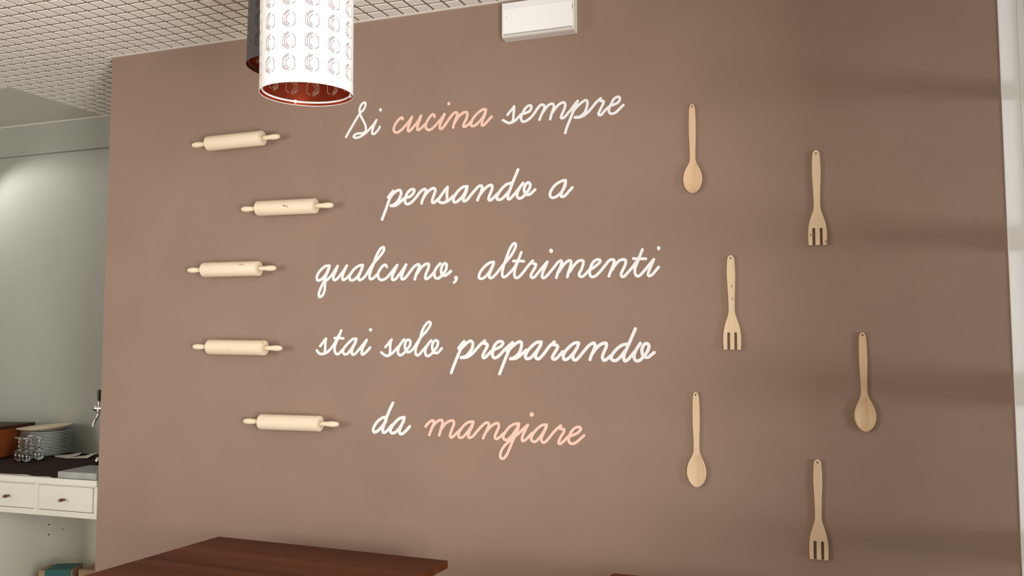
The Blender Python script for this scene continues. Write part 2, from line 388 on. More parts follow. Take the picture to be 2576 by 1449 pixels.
  ([[(-15756,15056),(-15873,15056),(-16012,14964),(-16175,14819),(-16291,14674),(-16312,14550),(-16229,14484),(-16111,14508),(-15984,14653),(-15846,14839),(-15760,15025)],[(-15761,15056),(-15778,14942),(-15858,14798),(-15926,14653),(-15936,14529),(-15876,14467),(-15772,14519),(-15657,14632)]],[]),
  ([[(-15657,14632),(-15473,14838),(-15318,15012)],[(-15318,15012),(-15393,14879),(-15483,14715),(-15517,14591),(-15515,14499),(-15457,14478),(-15354,14550),(-15239,14653),(-15171,14730)]],[(-15163,15386,65,64)]),
 ]),
 ('solo', 98, [
  ([[(-14543,14750),(-14451,14835),(-14373,14937),(-14292,15018)],[(-14292,15018),(-14332,14916),(-14348,14753),(-14346,14611),(-14368,14489),(-14458,14424),(-14572,14458),(-14664,14519),(-14710,14554)],[(-14435,14418),(-14277,14510),(-14143,14631),(-14009,14773)]],[]),
  ([[(-13787,15019),(-13898,14894),(-13997,14732),(-14030,14591),(-14006,14489),(-13916,14449),(-13782,14530),(-13649,14671),(-13539,14833),(-13540,14964),(-13619,15015),(-13708,14954),(-13751,14813),(-13728,14671),(-13660,14570),(-13559,14570),(-13470,14631),(-13360,14751)]],[]),
  ([[(-13360,14751),(-13251,14912),(-13119,15093),(-12922,15288),(-12774,15482),(-12728,15602),(-12781,15653),(-12880,15603),(-12998,15454),(-13081,15273),(-13130,15093),(-13217,14912),(-13294,14751),(-13326,14590),(-13303,14480),(-13236,14446),(-13137,14510),(-13027,14630),(-12896,14771)]],[]),
  ([[(-12700,14980),(-12809,14870),(-12907,14711),(-12939,14570),(-12905,14460),(-12828,14420),(-12697,14490),(-12567,14630),(-12458,14790),(-12437,14929),(-12503,14985),(-12590,14950),(-12655,14830),(-12654,14670),(-12588,14550),(-12479,14530),(-12392,14580),(-12284,14700)]],[]),
 ]),
 ('preparando', 110, [
  ([[(-11631,14704),(-11524,14834),(-11420,14939)],[(-11420,14933),(-11507,14758),(-11637,14487),(-11783,14155),(-11913,13832)],[(-11588,14638),(-11426,14788),(-11264,14923),(-11150,14953),(-11085,14863),(-11117,14698),(-11214,14548),(-11360,14412),(-11538,14373)],[(-11538,14367),(-11327,14382),(-11133,14488),(-10956,14667)]],[]),
  ([[(-10956,14667),(-10811,14817),(-10635,14960)],[(-10635,14960),(-10667,14876),(-10555,14852),(-10539,14771),(-10618,14622),(-10698,14473),(-10698,14383),(-10634,14369),(-10522,14458),(-10395,14592)]],[]),
  ([[(-10395,14592),(-10236,14667),(-10040,14755),(-9954,14868),(-10014,14936),(-10141,14916),(-10274,14786),(-10331,14607),(-10347,14458),(-10284,14363),(-10173,14384),(-10046,14488),(-9920,14622)]],[]),
  ([[(-9920,14622),(-9747,14770),(-9599,14896)],[(-9599,14896),(-9684,14725),(-9794,14489),(-9920,14193),(-10078,13808)],[(-9794,14577),(-9606,14754),(-9434,14887),(-9309,14925),(-9262,14842),(-9294,14666),(-9372,14518),(-9512,14386),(-9675,14332)],[(-9675,14329),(-9481,14348),(-9294,14460),(-9092,14636)]],[]),
  ([[(-8553,14913),(-8706,14899),(-8860,14797),(-9031,14621),(-9124,14445),(-9093,14343),(-8954,14358),(-8800,14504),(-8646,14694),(-8553,14884)],[(-8553,14913),(-8584,14782),(-8692,14606),(-8754,14460),(-8739,14358),(-8647,14329),(-8524,14431),(-8402,14577)]],[]),
  ([[(-8402,14577),(-8264,14752),(-8081,14911)],[(-8081,14911),(-8112,14815),(-8006,14803),(-7961,14737),(-8038,14592),(-8129,14447),(-8154,14359),(-8084,14316),(-7978,14374),(-7781,14577)]],[]),
  ([[(-7227,14879),(-7376,14865),(-7541,14750),(-7691,14591),(-7767,14433),(-7738,14317),(-7618,14332),(-7453,14476),(-7303,14663),(-7221,14850)],[(-7227,14879),(-7257,14750),(-7363,14577),(-7423,14433),(-7409,14318),(-7320,14295),(-7201,14405),(-7066,14563)]],[]),
  ([[(-7066,14563),(-6902,14749),(-6769,14849),(-6681,14863),(-6652,14777),(-6712,14605),(-6787,14448),(-6832,14311)],[(-6742,14520),(-6609,14691),(-6462,14819),(-6316,14867),(-6258,14827),(-6288,14691),(-6362,14534),(-6401,14406),(-6373,14307),(-6292,14298),(-6088,14463)]],[]),
  ([[(-5552,14825),(-5710,14803),(-5883,14690),(-6029,14534),(-6103,14392),(-6075,14308),(-5945,14280),(-5800,14393),(-5640,14591)],[(-5275,15337),(-5363,15140),(-5465,14915),(-5568,14690),(-5656,14492),(-5672,14323),(-5615,14267),(-5500,14351),(-5298,14591)]],[]),
  ([[(-5117,14852),(-5226,14689),(-5313,14520),(-5329,14380),(-5273,14282),(-5160,14282),(-5032,14395),(-4889,14577),(-4830,14744),(-4871,14837),(-4970,14829),(-5056,14689),(-5058,14521),(-4989,14409),(-4863,14395),(-4749,14479),(-4656,14549)]],[]),
 ]),
 ('da', 110, [
  ([[(-14456,12192),(-14619,12172),(-14801,12053),(-14946,11887),(-15010,11722),(-14961,11633),(-14833,11679),(-14652,11846),(-14490,12045)],[(-14214,12710),(-14314,12519),(-14420,12290),(-14527,12028),(-14597,11832),(-14621,11685),(-14559,11632),(-14432,11707),(-14253,11906)]],[]),
  ([[(-13751,12203),(-13930,12166),(-14109,12023),(-14252,11842),(-14305,11695),(-14232,11623),(-14088,11669),(-13909,11851),(-13768,12080)],[(-13751,12203),(-13803,12031),(-13891,11852),(-13944,11689),(-13907,11610),(-13817,11613),(-13675,11730),(-13533,11878)]],[]),
 ]),
 ('mangiare', 99, [
  ([[(-12902,11905),(-12773,12043),(-12633,12123),(-12574,12064),(-12632,11904),(-12701,11743),(-12753,11611)],[(-12667,11839),(-12545,12001),(-12389,12123),(-12267,12135),(-12239,12041),(-12300,11834),(-12368,11604)],[(-12266,11851),(-12128,12028),(-11955,12121),(-11835,12131),(-11800,12037),(-11868,11846),(-11936,11671),(-11935,11561),(-11849,11564),(-11576,11808)]],[]),
  ([[(-11066,12120),(-11236,12100),(-11406,11985),(-11559,11808),(-11627,11650),(-11592,11557),(-11473,11560),(-11303,11722),(-11151,11930),(-11066,12088)],[(-11060,12120),(-11100,11963),(-11201,11772),(-11251,11614),(-11200,11554),(-11065,11620),(-10930,11780)]],[]),
  ([[(-10930,11780),(-10762,11956),(-10611,12079),(-10501,12094),(-10487,11980),(-10577,11791),(-10661,11633),(-10694,11552)],[(-10561,11792),(-10411,11966),(-10244,12073),(-10128,12076),(-10111,11959),(-10194,11772),(-10250,11646),(-10227,11554),(-10128,11573),(-9913,11749)]],[]),
  ([[(-9371,12097),(-9535,12077),(-9715,11971),(-9863,11797),(-9946,11656),(-9913,11549),(-9798,11532),(-9633,11666),(-9469,11886),(-9365,12073)],[(-9365,12097),(-9404,11918),(-9502,11701),(-9601,11483),(-9699,11265),(-9798,11047),(-9897,10914),(-9995,10877),(-10052,10960),(-10012,11146),(-9896,11319),(-9732,11479),(-9535,11638),(-9372,11766)]],[]),
  ([[(-9372,11766),(-9209,11924),(-9046,12057)],[(-9046,12057),(-9128,11896),(-9225,11710),(-9258,11556),(-9210,11512),(-9096,11576),(-8885,11796)]],[(-8900,12421,78,79)]),
  ([[(-8371,12085),(-8531,12065),(-8708,11939),(-8853,11767),(-8925,11597),(-8870,11508),(-8757,11512),(-8596,11669),(-8452,11885),(-8365,12070)],[(-8365,12085),(-8404,11947),(-8500,11763),(-8565,11594),(-8517,11496),(-8421,11499),(-8277,11649),(-8181,11773)]],[]),
  ([[(-8181,11773),(-8038,11928),(-7864,12069)],[(-7864,12069),(-7896,11968),(-7770,11951),(-7754,11876),(-7850,11723),(-7929,11570),(-7946,11485),(-7883,11463),(-7772,11545),(-7598,11731)]],[]),
  ([[(-7646,11684),(-7489,11749),(-7285,11839),(-7169,11974),(-7222,12039),(-7368,12008),(-7510,11860),(-7583,11671),(-7584,11536),(-7490,11477),(-7350,11514),(-7178,11655),(-7059,11766)]],[]),
 ]),
]
# ================================================================== THE SETTING
CZ = 2.7165            # lower face of the ceiling relief
WX0, WX1 = -2.775, 0.573   # the brown wall
RX = 0.641             # inner face of the window wall on the right
YB = 0.72              # wall behind the counter
X0, Y0 = -6.0, -6.0    # far ends of the room

struct('floor', MB().box(X0, RX + 0.2, Y0, YB + 0.1, -0.10, 0.0), M_FLOOR, 'floor of the dining room')

wall = struct('wall_partition', MB().box(WX0, WX1, 0.0, 0.10, 0.0, CZ + 0.02), M_WALL, 'brown painted partition wall carrying the lettering')
obj('paint_chip', MB().add([(-2.741, -0.0004, 0.753), (-2.733, -0.0004, 0.760), (-2.729, -0.0004, 0.764), (-2.736, -0.0004, 0.756)], [(0, 1, 2, 3)]), M_WHITE, wall)

wb = struct('wall_back', MB().box(X0, 0.9, YB, YB + 0.1, 0.0, CZ + 0.02), M_BAR, 'pale grey wall behind the counter')
# boxed-in beam along the top of the back wall, with a thin lip
obj('beam', MB().box(X0, WX0 + 0.2, YB - 0.02, YB, 2.553, CZ), M_BAR, wb)
obj('lip', MB().box(X0, WX0 + 0.2, YB - 0.026, YB, 2.543, 2.553), M_BAR, wb)
obj('cornice', MB().box(X0, WX0 + 0.2, YB - 0.026, YB, CZ - 0.008, CZ), M_SMOOTH, wb)

def wall_with_opening(name, axis, pos, thick, a0, a1, b0, b1, z0, z1, material, label):
    """a wall in the plane axis = pos, from a0 to a1, with one window opening b0..b1 x z0..z1"""
    w = MB()
    def put(p0, p1, q0, q1):
        if axis == 'x':
            w.box(pos, pos + thick, p0, p1, q0, q1)
        else:
            w.box(p0, p1, pos, pos + thick, q0, q1)
    put(a0, b0, 0, CZ + 0.02)
    put(b1, a1, 0, CZ + 0.02)
    put(b0, b1, 0, z0)
    put(b0, b1, z1, CZ + 0.02)
    return struct(name, w, material, label)
M_CREAMWALL = noise_mat('cream_paint', (0.40, 0.35, 0.28), (0.44, 0.39, 0.31), scale=2, rough=0.7)
wall_with_opening('wall_left', 'x', X0 - 0.1, 0.1, Y0, YB, -5.8, -3.4, 0.4, 2.5, M_CREAMWALL, 'left wall of the room with a wide window')
struct('wall_front', MB().box(X0, RX + 0.2, Y0 - 0.1, Y0, 0.0, CZ + 0.02), M_CREAMWALL, 'wall behind the photographer')

# ---- right-hand side: white corner post and the barred window wall
struct('trim_1', MB().box(WX1, 0.623, -0.004, 0.10, 0.0, CZ + 0.02), M_WHITE, 'white corner post at the right end of the brown wall', bevel=0.002)
struct('trim_2', MB().box(0.623, RX, -0.010, 0.10, 0.0, CZ + 0.02), M_WHITE, 'narrow white strip beside the corner post', bevel=0.002)
WY0, WY1 = -0.64, -0.02
w1 = struct('window_1', MB().box(RX, RX + 0.08, WY1, 0.10, 0.0, CZ + 0.02)
            .box(RX, RX + 0.08, WY0, WY1, 0.0, 0.42).box(RX, RX + 0.08, WY0, WY1, 2.62, CZ + 0.02), M_WHITE, 'narrow white barred window at the right edge')
for z0, z1 in ((2.194, 2.238), (1.745, 1.818), (1.300, 1.395), (0.858, 0.950)):
    obj('bar', MB().box(RX - 0.01, RX + 0.08, WY0, WY1, z0, z1), M_WHITE, w1)
for c, d in ((0.42, 0.858), (0.950, 1.300), (1.395, 1.745), (1.818, 2.194), (2.238, 2.62)):
    obj('pane', MB().box(RX + 0.048, RX + 0.052, WY0, WY1, c, d), M_PANE, w1)
RW0, RW1 = -3.10, -2.0
wr = struct('wall_right', MB().box(RX, RX + 0.1, RW1, WY0, 0.0, CZ + 0.02).box(RX, RX + 0.1, Y0, RW0, 0.0, CZ + 0.02)
       .box(RX, RX + 0.1, RW0, RW1, 0.0, 0.33).box(RX, RX + 0.1, RW0, RW1, 2.07, CZ + 0.02), M_CREAMWALL, 'right wall with a second window beside the photographer')
obj('added_shade_fin', MB().box(RX - 0.17, RX, -1.955, -1.925, 0.30, 2.12), M_WHITE, wr, bevel=0.003)  # out-of-view fin, added to shade the right end of the brown wall

# ---- ceiling: relief panels of small raised squares, smooth panels over the counter
PX, PY, SHEAR = 0.0624, 0.0592, 0.075
TX0, TY0 = -2.7286, -0.538
TW, TD, TH = 0.0492, 0.0455, 0.0026
SMI, SMY = -14, 0.1665               # the smooth panels lie left of tile column SMI, beyond y = SMY
def smx(y):
    return TX0 + SMI * PX + SHEAR * (y - TY0) - 0.0005
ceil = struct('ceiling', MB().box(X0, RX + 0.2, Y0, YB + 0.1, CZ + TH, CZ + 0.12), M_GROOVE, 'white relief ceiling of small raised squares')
_q = [(-4.085, SMY), (smx(SMY), SMY), (smx(YB), YB), (-4.085, YB)]
obj('ceiling_panel', MB().rings([[(a, b, CZ) for a, b in _q], [(a, b, CZ + TH) for a, b in _q]]), M_SMOOTH, ceil)
obj('ceiling_panel', MB().box(X0, -4.089, SMY, YB, CZ, CZ + TH), M_SMOOTH, ceil)

def tile_verts(x, y):
    """frustum with its near-left lower corner at x, y"""
    c = 0.0012
    k = SHEAR
    lo = [(x, y), (x + TW, y), (x + TW + k * TD, y + TD), (x + k * TD, y + TD)]
    hi = [(x - c, y - c), (x + TW + c, y - c), (x + TW + c + k * TD, y + TD + c), (x - c + k * TD, y + TD + c)]
    return [(p[0], p[1], 0) for p in lo] + [(p[0], p[1], TH) for p in hi]
TF = [(0, 3, 2, 1), (0, 1, 5, 4), (1, 2, 6, 5), (2, 3, 7, 6), (3, 0, 4, 7)]
def project(p):
    d = Vector(p) - CAM
    z = d.dot(fwd)
    return (1288 + FPX * d.dot(rgt) / z, 724.5 - FPX * d.dot(upv) / z, z)
spots = []
for j in range(-40, 22):
    y = TY0 + j * PY
    if y + TD > YB:
        continue
    for i in range(-60, 70):
        x = TX0 + i * PX + SHEAR * (y - TY0)
        if x + TW > RX - 0.005 or x < -5.6:
            continue
        if y + TD > SMY and i < SMI:
            continue
        if -0.046 < y < 0.10 and WX0 - 0.02 < x < WX1:     # the partition stands here
            continue
        if y > 0.09 and x > WX0 + 0.4:
            continue
        spots.append((x, y))
def seen(x, y):
    u, v, z = project((x + TW / 2, y + TD / 2, CZ))
    if z < 0.3 or not (-30 < u < 2606 and -25 < v < 330):
        return 0.0
    if y > 0.1 and u > 290:
        return 0.0
    if 660 < u < 888 and v < 60 or u > 1215:
        return 0.3 / z
    return 1.0 / z
order = sorted(range(len(spots)), key=lambda k: -seen(*spots[k]))
tile_me = MB().add(tile_verts(0, 0), TF).mesh('ceiling_tile')
tile_me.materials.append(M_TILE)
for k in order[:300]:
    obj('ceiling_tile', tile_me, M_TILE, ceil, (spots[k][0], spots[k][1], CZ))
field = MB()
for k in order[300:]:
    x, y = spots[k]
    field.add([(a, b, c + CZ) for a, b, c in tile_verts(x, y)], TF)
# the row cut off by the partition: narrow plaster strip
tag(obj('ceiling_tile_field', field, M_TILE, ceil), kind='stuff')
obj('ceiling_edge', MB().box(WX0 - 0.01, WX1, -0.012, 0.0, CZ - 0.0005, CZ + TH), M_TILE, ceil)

# ================================================================== THE LETTERING
def catmull(P, n=7):
    P = [Vector(p) for p in P]
    if len(P) == 2:
        return [P[0].lerp(P[1], k / 3) for k in range(4)]
    Q = [2 * P[0] - P[1]] + P + [2 * P[-1] - P[-2]]
    out = []
    for i in range(1, len(Q) - 2):
        p0, p1, p2, p3 = Q[i - 1:i + 3]
        for k in range(n):
            t = k / n
            out.append(0.5 * (2 * p1 + (p2 - p0) * t + (2 * p0 - 5 * p1 + 4 * p2 - p3) * t * t + (3 * p1 - p0 - 3 * p2 + p3) * t ** 3))
    out.append(P[-1])
    return out

def outline_mesh(name, segs, blobs, ox, oz, th):
    """union of round-ended strokes (and dots) as one clean flat cut-out standing th proud of the wall"""
    A = np.array([(p[0], p[1], q[0], q[1]) for p, q, h in segs]).reshape(-1, 4)
    H = np.array([h for p, q, h in segs])
    pts = [(c[0], c[1]) for c in A] + [(c[2], c[3]) for c in A] + [(b[0] + sx * b[2], b[1] + sz * b[3]) for b in blobs for sx in (-1, 1) for sz in (-1, 1)]
    P = np.array(pts)
    pad, st = 0.009, 0.0007
    x0, z0 = P.min(0) - pad
    x1, z1 = P.max(0) + pad
    nx, nz = int((x1 - x0) / st) + 2, int((z1 - z0) / st) + 2
    X, Z = np.meshgrid(x0 + st * np.arange(nx), z0 + st * np.arange(nz), indexing='ij')
    D = np.full(X.shape, 1.0)
    for (ax, az, bx_, bz), h in zip(A, H):
        dx, dz = bx_ - ax, bz - az
        l2 = max(dx * dx + dz * dz, 1e-12)
        t = np.clip(((X - ax) * dx + (Z - az) * dz) / l2, 0, 1)
        D = np.minimum(D, np.hypot(X - ax - t * dx, Z - az - t * dz) - h)
    for bx_, bz, rx, rz in blobs:
        D = np.minimum(D, (np.hypot((X - bx_) / rx, (Z - bz) / rz) - 1) * min(rx, rz))
    D[D == 0] = 1e-9
    S = D < 0
    edge = {}                      # grid edge -> contour point
    def ep(i, j, k, l):
        key = (i, j, k, l)
        if key not in edge:
            a_, b_ = D[i, j], D[k, l]
            t = a_ / (a_ - b_)
            edge[key] = (x0 + st * (i + t * (k - i)), z0 + st * (j + t * (l - j)))
        return key
    nxt = {}
    mixed = (S[:-1, :-1].astype(int) + S[1:, :-1] + S[:-1, 1:] + S[1:, 1:])
    for i, j in zip(*np.nonzero((mixed > 0) & (mixed < 4))):
        c = [(i, j), (i + 1, j), (i + 1, j + 1), (i, j + 1)]
        ins, outs = [], []
        for k in range(4):
            p, q = c[k], c[(k + 1) % 4]
            if S[p] != S[q]:
                key = ep(*(p + q if p < q else q + p))
                (outs if S[p] else ins).append((k, key))     # walking ccw: leaving or entering the inside
        for k, ko in outs:
            # from the leaving edge run to the next entering edge, keeping the inside on the left
            best = min(ins, key=lambda e: (e[0] - k) % 4)
            nxt[ko] = best[1]
    loops = []
    todo = dict(nxt)
    while todo:
        k0, k1 = next(iter(todo.items()))
        lp = []
        k = k0
        while k in todo:
            lp.append(edge[k])
            k = todo.pop(k)
        if len(lp) > 8:
            area = sum(p[0] * q[1] - q[0] * p[1] for p, q in zip(lp, lp[1:] + lp[:1]))
            if abs(area) > 4e-6:
                loops.append((area, lp[::2]))
    main = max(abs(a_) for a_, l in loops)
    outer = [l for a_, l in loops if abs(a_) == main]
    holes = [l for a_, l in loops if abs(a_) != main]
    ls = outer + holes
    tris = tessellate_polygon([[Vector((p[0], p[1], 0)) for p in l] for l in ls])
    allp = [p for l in ls for p in l]
    n = len(allp)
    V = [(p[0] - ox, -th, p[1] - oz) for p in allp] + [(p[0] - ox, 0, p[1] - oz) for p in allp]
    F = [tuple(t) for t in tris]
    o = 0
    for l in ls:
        for i in range(len(l)):
            F.append((o + i, o + (i + 1) % len(l), n + o + (i + 1) % len(l), n + o + i))
        o += len(l)
    return MB().add(V, F).mesh(name)

WORD_LABELS = {
 'Si': 'white cursive word "Si" opening the top line beside the lamp',
 'cucina': 'pink cursive word "cucina" in the top line',
 'sempre': 'white cursive word "sempre" ending the top line',
 'pensando': 'white cursive word "pensando" in the second line',
 'a': 'single white cursive letter "a" ending the second line',
 'qualcuno': 'white cursive word "qualcuno" with a comma, middle line',
 'altrimenti': 'white cursive word "altrimenti" ending the middle line',
 'stai': 'white cursive word "stai" opening the fourth line',
 'solo': 'white cursive word "solo" between "stai" and "preparando"',
 'preparando': 'white cursive word "preparando" ending the fourth line',
 'da': 'white cursive word "da" opening the bottom line',
 'mangiare': 'pink cursive word "mangiare" ending the bottom line',
}
for word, wd, letters in LETTERING:
    xs = [p[0] for l in letters for s_ in l[0] for p in s_]
    zs_ = [p[1] for l in letters for s_ in l[0] for p in s_]
    ox, oz = min(xs) / 1e4, min(zs_) / 1e4
    root = thing('wall_word', WORD_LABELS[word], 'lettering', (ox, 0, oz), group='cursive words on the brown wall')
    mt = M_PINK if word in ('cucina', 'mangiare') else M_LETTER
    for li, (strokes, dots) in enumerate(letters):
        comma = word == 'qualcuno' and li == len(letters) - 1
        h = wd / 2e4 * (0.9 if comma or word == 'Si' else 1.0)
        segs = []
        for s_ in strokes:
            Cc = catmull([(p[0] / 1e4, p[1] / 1e4) for p in s_], 5)
            segs += [(tuple(p), tuple(q), h) for p, q in zip(Cc, Cc[1:])]
        bl = [tuple(q / 1e4 for q in d) for d in dots]
        th = 0.0024 + 0.0002 * (li % 2)
        lo = obj('comma' if comma else 'letter', outline_mesh('letter', segs, bl if comma else [], ox, oz, th), mt, root)
        if bl and not comma:
            obj('dot', outline_mesh('dot', [], bl, ox, oz, th), mt, lo)
# ================================================================== ROLLING PINS
def pin_mesh(L_):
    b = MB()
    R, hb = 0.0295, 0.129
    prof = [(0.0005, -hb), (0.013, -hb), (0.0262, -hb), (0.0280, -hb + 0.0007), (0.0291, -hb + 0.0022), (R, -hb + 0.0045)]
    prof += [(R, t) for t in (-0.06, 0.0, 0.06)] + [(R, hb - 0.0045), (0.0291, hb - 0.0022), (0.0280, hb - 0.0007), (0.0262, hb), (0.013, hb), (0.0116, hb - 0.002), (0.0005, hb - 0.002)]
    return b.lathe(prof, 'x', 40).mesh('pin_body')
def handle_mesh(sgn):
    hb = 0.129
    pr = [(0.0075, 0.0), (0.0092, 0.0015), (0.0094, 0.010), (0.0090, 0.020), (0.0090, 0.027), (0.0100, 0.036), (0.0112, 0.046), (0.0114, 0.053), (0.0106, 0.062), (0.0088, 0.070), (0.0068, 0.0745), (0.0050, 0.0755), (0.0003, 0.0755)]
    return MB().lathe([(r, sgn * (hb + t)) for r, t in (pr if sgn > 0 else pr)], 'x', 28).mesh('pin_handle')
PIN_BODY = pin_mesh(0.41)
PIN_H = {s_: handle_mesh(s_) for s_ in (-1, 1)}
PINE1, PINE2 = (0.90, 0.78, 0.61), (0.83, 0.69, 0.50)
pins = [
 # left end (x, z), right end (x, z), knots on the body, label
 ((-2.319, 2.293), (-1.909, 2.292), (), 'pale wooden rolling pin, topmost of the five, left of "Si"'),
 ((-2.075, 2.017), (-1.666, 2.009), ((0.010, -0.0293, 0.001, 0.0050), (0.022, -0.0293, -0.003, 0.0035), (0.085, -0.027, 0.016, 0.003)), 'wooden rolling pin with a dark knot mid-barrel, left of "pensando"'),
 ((-2.324, 1.783), (-1.914, 1.779), ((0.062, -0.026, 0.016, 0.0045), (0.075, -0.027, 0.013, 0.003)), 'wooden rolling pin with a small knot near its right end, left of "qualcuno"'),
 ((-2.289, 1.478), (-1.880, 1.471), ((-0.015, -0.0285, -0.008, 0.0022), (0.127, -0.016, 0.020, 0.004)), 'wooden rolling pin with a tiny dark speck, left of "stai"'),
 ((-2.044, 1.191), (-1.630, 1.191), (), 'plain pale rolling pin, lowest of the five, left of "da"'),
]
for k, (a, c, knots, label) in enumerate(pins):
    ln = math.hypot(c[0] - a[0], c[1] - a[1])
    tilt = math.atan2(c[1] - a[1], c[0] - a[0])
    tilt += (0.010, 0.004, 0.0, 0.0, -0.002)[k]
    root = thing('rolling_pin', label, 'rolling pin', ((a[0] + c[0]) / 2, -0.0296, (a[1] + c[1]) / 2), (0, -tilt, 0), 'rolling pins on the brown wall')
    sc_ = ln / 0.409
    bm_ = wood_mat('pine_pin_%d' % k, PINE1, PINE2, 0, 26, 0.55, knots, 0.25)
    me = PIN_BODY.copy()
    bo = obj('barrel', me, bm_, root, auto=50)
    bo.scale = (sc_, 1, 1)
    mh = wood_mat('pine_handle', (0.90, 0.80, 0.62), (0.86, 0.74, 0.54), 0, 30, 0.5, (), 0.3)
    for s_ in (-1, 1):
        ho = obj('handle', PIN_H[s_], mh, root, auto=50)
        ho.scale = (sc_, 1, 1)

# ================================================================== SPOONS AND FORKS
def lerp_table(T, t):
    for (a, b), (c, d) in zip(T, T[1:]):
        if a <= t <= c:
            q = (t - a) / (c - a)
            return b + (d - b) * q
    return T[-1][1]
SP = [(70, 0), (74, 30), (84, 54), (98, 70), (120, 84), (170, 93), (300, 102), (470, 104), (600, 95), (720, 86), (830, 81), (870, 84), (905, 96), (945, 124), (1000, 178), (1060, 228), (1110, 256), (1160, 268), (1205, 264), (1250, 243), (1295, 205), (1330, 158), (1355, 105), (1366, 65), (1371, 20), (1373, 0)]
US = 0.30 / 1303.0
def spoon_mesh():
    """one-piece spoon hanging along -Z from its tip at the origin; back on y = 0"""
    rows = []
    ts = []
    for a, b in zip(SP, SP[1:]):
        n = max(1, int((b[0] - a[0]) / 16))
        ts += [a[0] + (b[0] - a[0]) * k / n for k in range(n)]
    ts.append(SP[-1][0])
    NC = 14
    front, back = [], []
    for t in ts:
        w = lerp_table(SP, t) / 2 * US
        w = max(w, 0.0004)
        z = -(t - 70) * US
        bowl = max(0.0, min(1.0, (t - 900) / 120))
        bowl = bowl * bowl * (3 - 2 * bowl)
        tip = max(0.0, min(1.0, (1373 - t) / 110))
        fr, bk = [], []
        for i in range(NC + 1):
            s_ = -1 + 2 * i / NC
            e = max(0.0, 1 - s_ * s_)
            flat = min(1.0, (1 - abs(s_)) * 5.0)
            yf_h = -0.0035 - 0.0060 * math.sqrt(flat * (2 - flat))
            yb_h = -0.0035 + 0.0030 * math.sqrt(flat)
            rim = -0.0140
            dish = 0.0105 * max(0.0, 1 - (abs(s_) / 0.88) ** 2.2) * min(1.0, tip * 1.6) if abs(s_) < 0.88 else 0.0
            yf_b = rim + dish + (0.0012 if abs(s_) > 0.99 else 0.0)
            yb_b = rim + 0.0015 + 0.0122 * math.sqrt(e) * math.sqrt(max(tip, 0.02))
            fr.append((s_ * w, yf_h * (1 - bowl) + yf_b * bowl, z))
            bk.append((s_ * w, yb_h * (1 - bowl) + yb_b * bowl, z))
        rows.append(fr + bk[::-1])
    me = MB().rings(rows).mesh('spoon')
    return me
FK = [(40, 0), (43, 30), (50, 52), (62, 72), (80, 88), (105, 97), (140, 102), (220, 110), (340, 115), (450, 106), (560, 95), (700, 86), (800, 82), (840, 85), (880, 100), (920, 124), (970, 158), (1020, 190), (1080, 219), (1150, 238), (1220, 245), (1300, 243), (1372, 236)]
UF = 0.3015 / 1332.0
def fork_mesh():
    left, right = [], []
    for a, b in zip(FK, FK[1:]):
        n = max(1, int((b[0] - a[0]) / 40))
        for k in range(n):
            t = a[0] + (b[0] - a[0]) * k / n
            w = lerp_table(FK, t) / 2
            if w > 0:
                left.append((-w, t))
                right.append((w, t))
    left.append((-117, 1372))
    right.append((117, 1372))
    def slot(c):
        r = 18.5
        p = [(c - r, 1372)]
        for k in range(9):
            a = math.pi - math.pi * k / 8
            p.append((c + r * math.cos(a), 1148 - r * math.sin(a)))
        p.append((c + r, 1372))
        return p
    loop = [(0, 40)] + right + slot(48)[::-1] + slot(-48)[::-1] + left[::-1]
    hole = [(11.5 * math.cos(2 * math.pi * k / 14), 84 + 11.5 * math.sin(2 * math.pi * k / 14)) for k in range(14)]
    def wp(p, y):
        return (p[0] * UF, y, -(p[1] - 40) * UF)
    tris = tessellate_polygon([[Vector((p[0], p[1], 0)) for p in loop], [Vector((p[0], p[1], 0)) for p in hole]])
    allp = loop + hole
    n = len(allp)
    me = MB()
    def yoff(p):                 # the head leans a little away from the wall
        t = max(0.0, (p[1] - 820) / 550)
        return -0.004 * t * t
    me.add([wp(p, -0.0095 + yoff(p)) for p in allp] + [wp(p, -0.0005 + yoff(p)) for p in allp],
           [tuple(t) for t in tris] + [tuple(i + n for i in reversed(t)) for t in tris])
    f2 = []
    for a0, a1 in ((0, len(loop)), (len(loop), n)):
        for i in range(a0, a1):
            j = a0 + (i + 1 - a0) % (a1 - a0)
            f2.append((i, j, j + n, i + n))
    me.f += f2
    mm = me.mesh('fork')
    bm = bmesh.new()
    bm.from_mesh(mm)
    bmesh.ops.recalc_face_normals(bm, faces=bm.faces)
    bm.to_mesh(mm)
    bm.free()
    return mm
M_NAIL = mat('nail_steel', (0.10, 0.055, 0.035), 0.5, 0.4)
SPOON = spoon_mesh()
FORK = fork_mesh()
# drill the hanging hole of the spoon
_c = bpy.data.objects.new('drill', MB().lathe([(0.0027, -0.03), (0.0027, 0.02)], 'y', 16, (0, 0, -0.0088)).mesh('drill'))
_s = bpy.data.objects.new('blank', SPOON)
COL.objects.link(_c)
COL.objects.link(_s)
_b = _s.modifiers.new('hole', 'BOOLEAN')
_b.operation, _b.object, _b.solver = 'DIFFERENCE', _c, 'EXACT'
bm = bmesh.new()
bm.from_mesh(SPOON)
bmesh.ops.recalc_face_normals(bm, faces=bm.faces)
bm.to_mesh(SPOON)
bm.free()
bpy.context.view_layer.update()
_dg = bpy.context.evaluated_depsgraph_get()
SPOON2 = bpy.data.meshes.new_from_object(_s.evaluated_get(_dg))
bpy.data.objects.remove(_c)
bpy.data.objects.remove(_s)
if len(SPOON2.polygons) > 100:
    SPOON = SPOON2

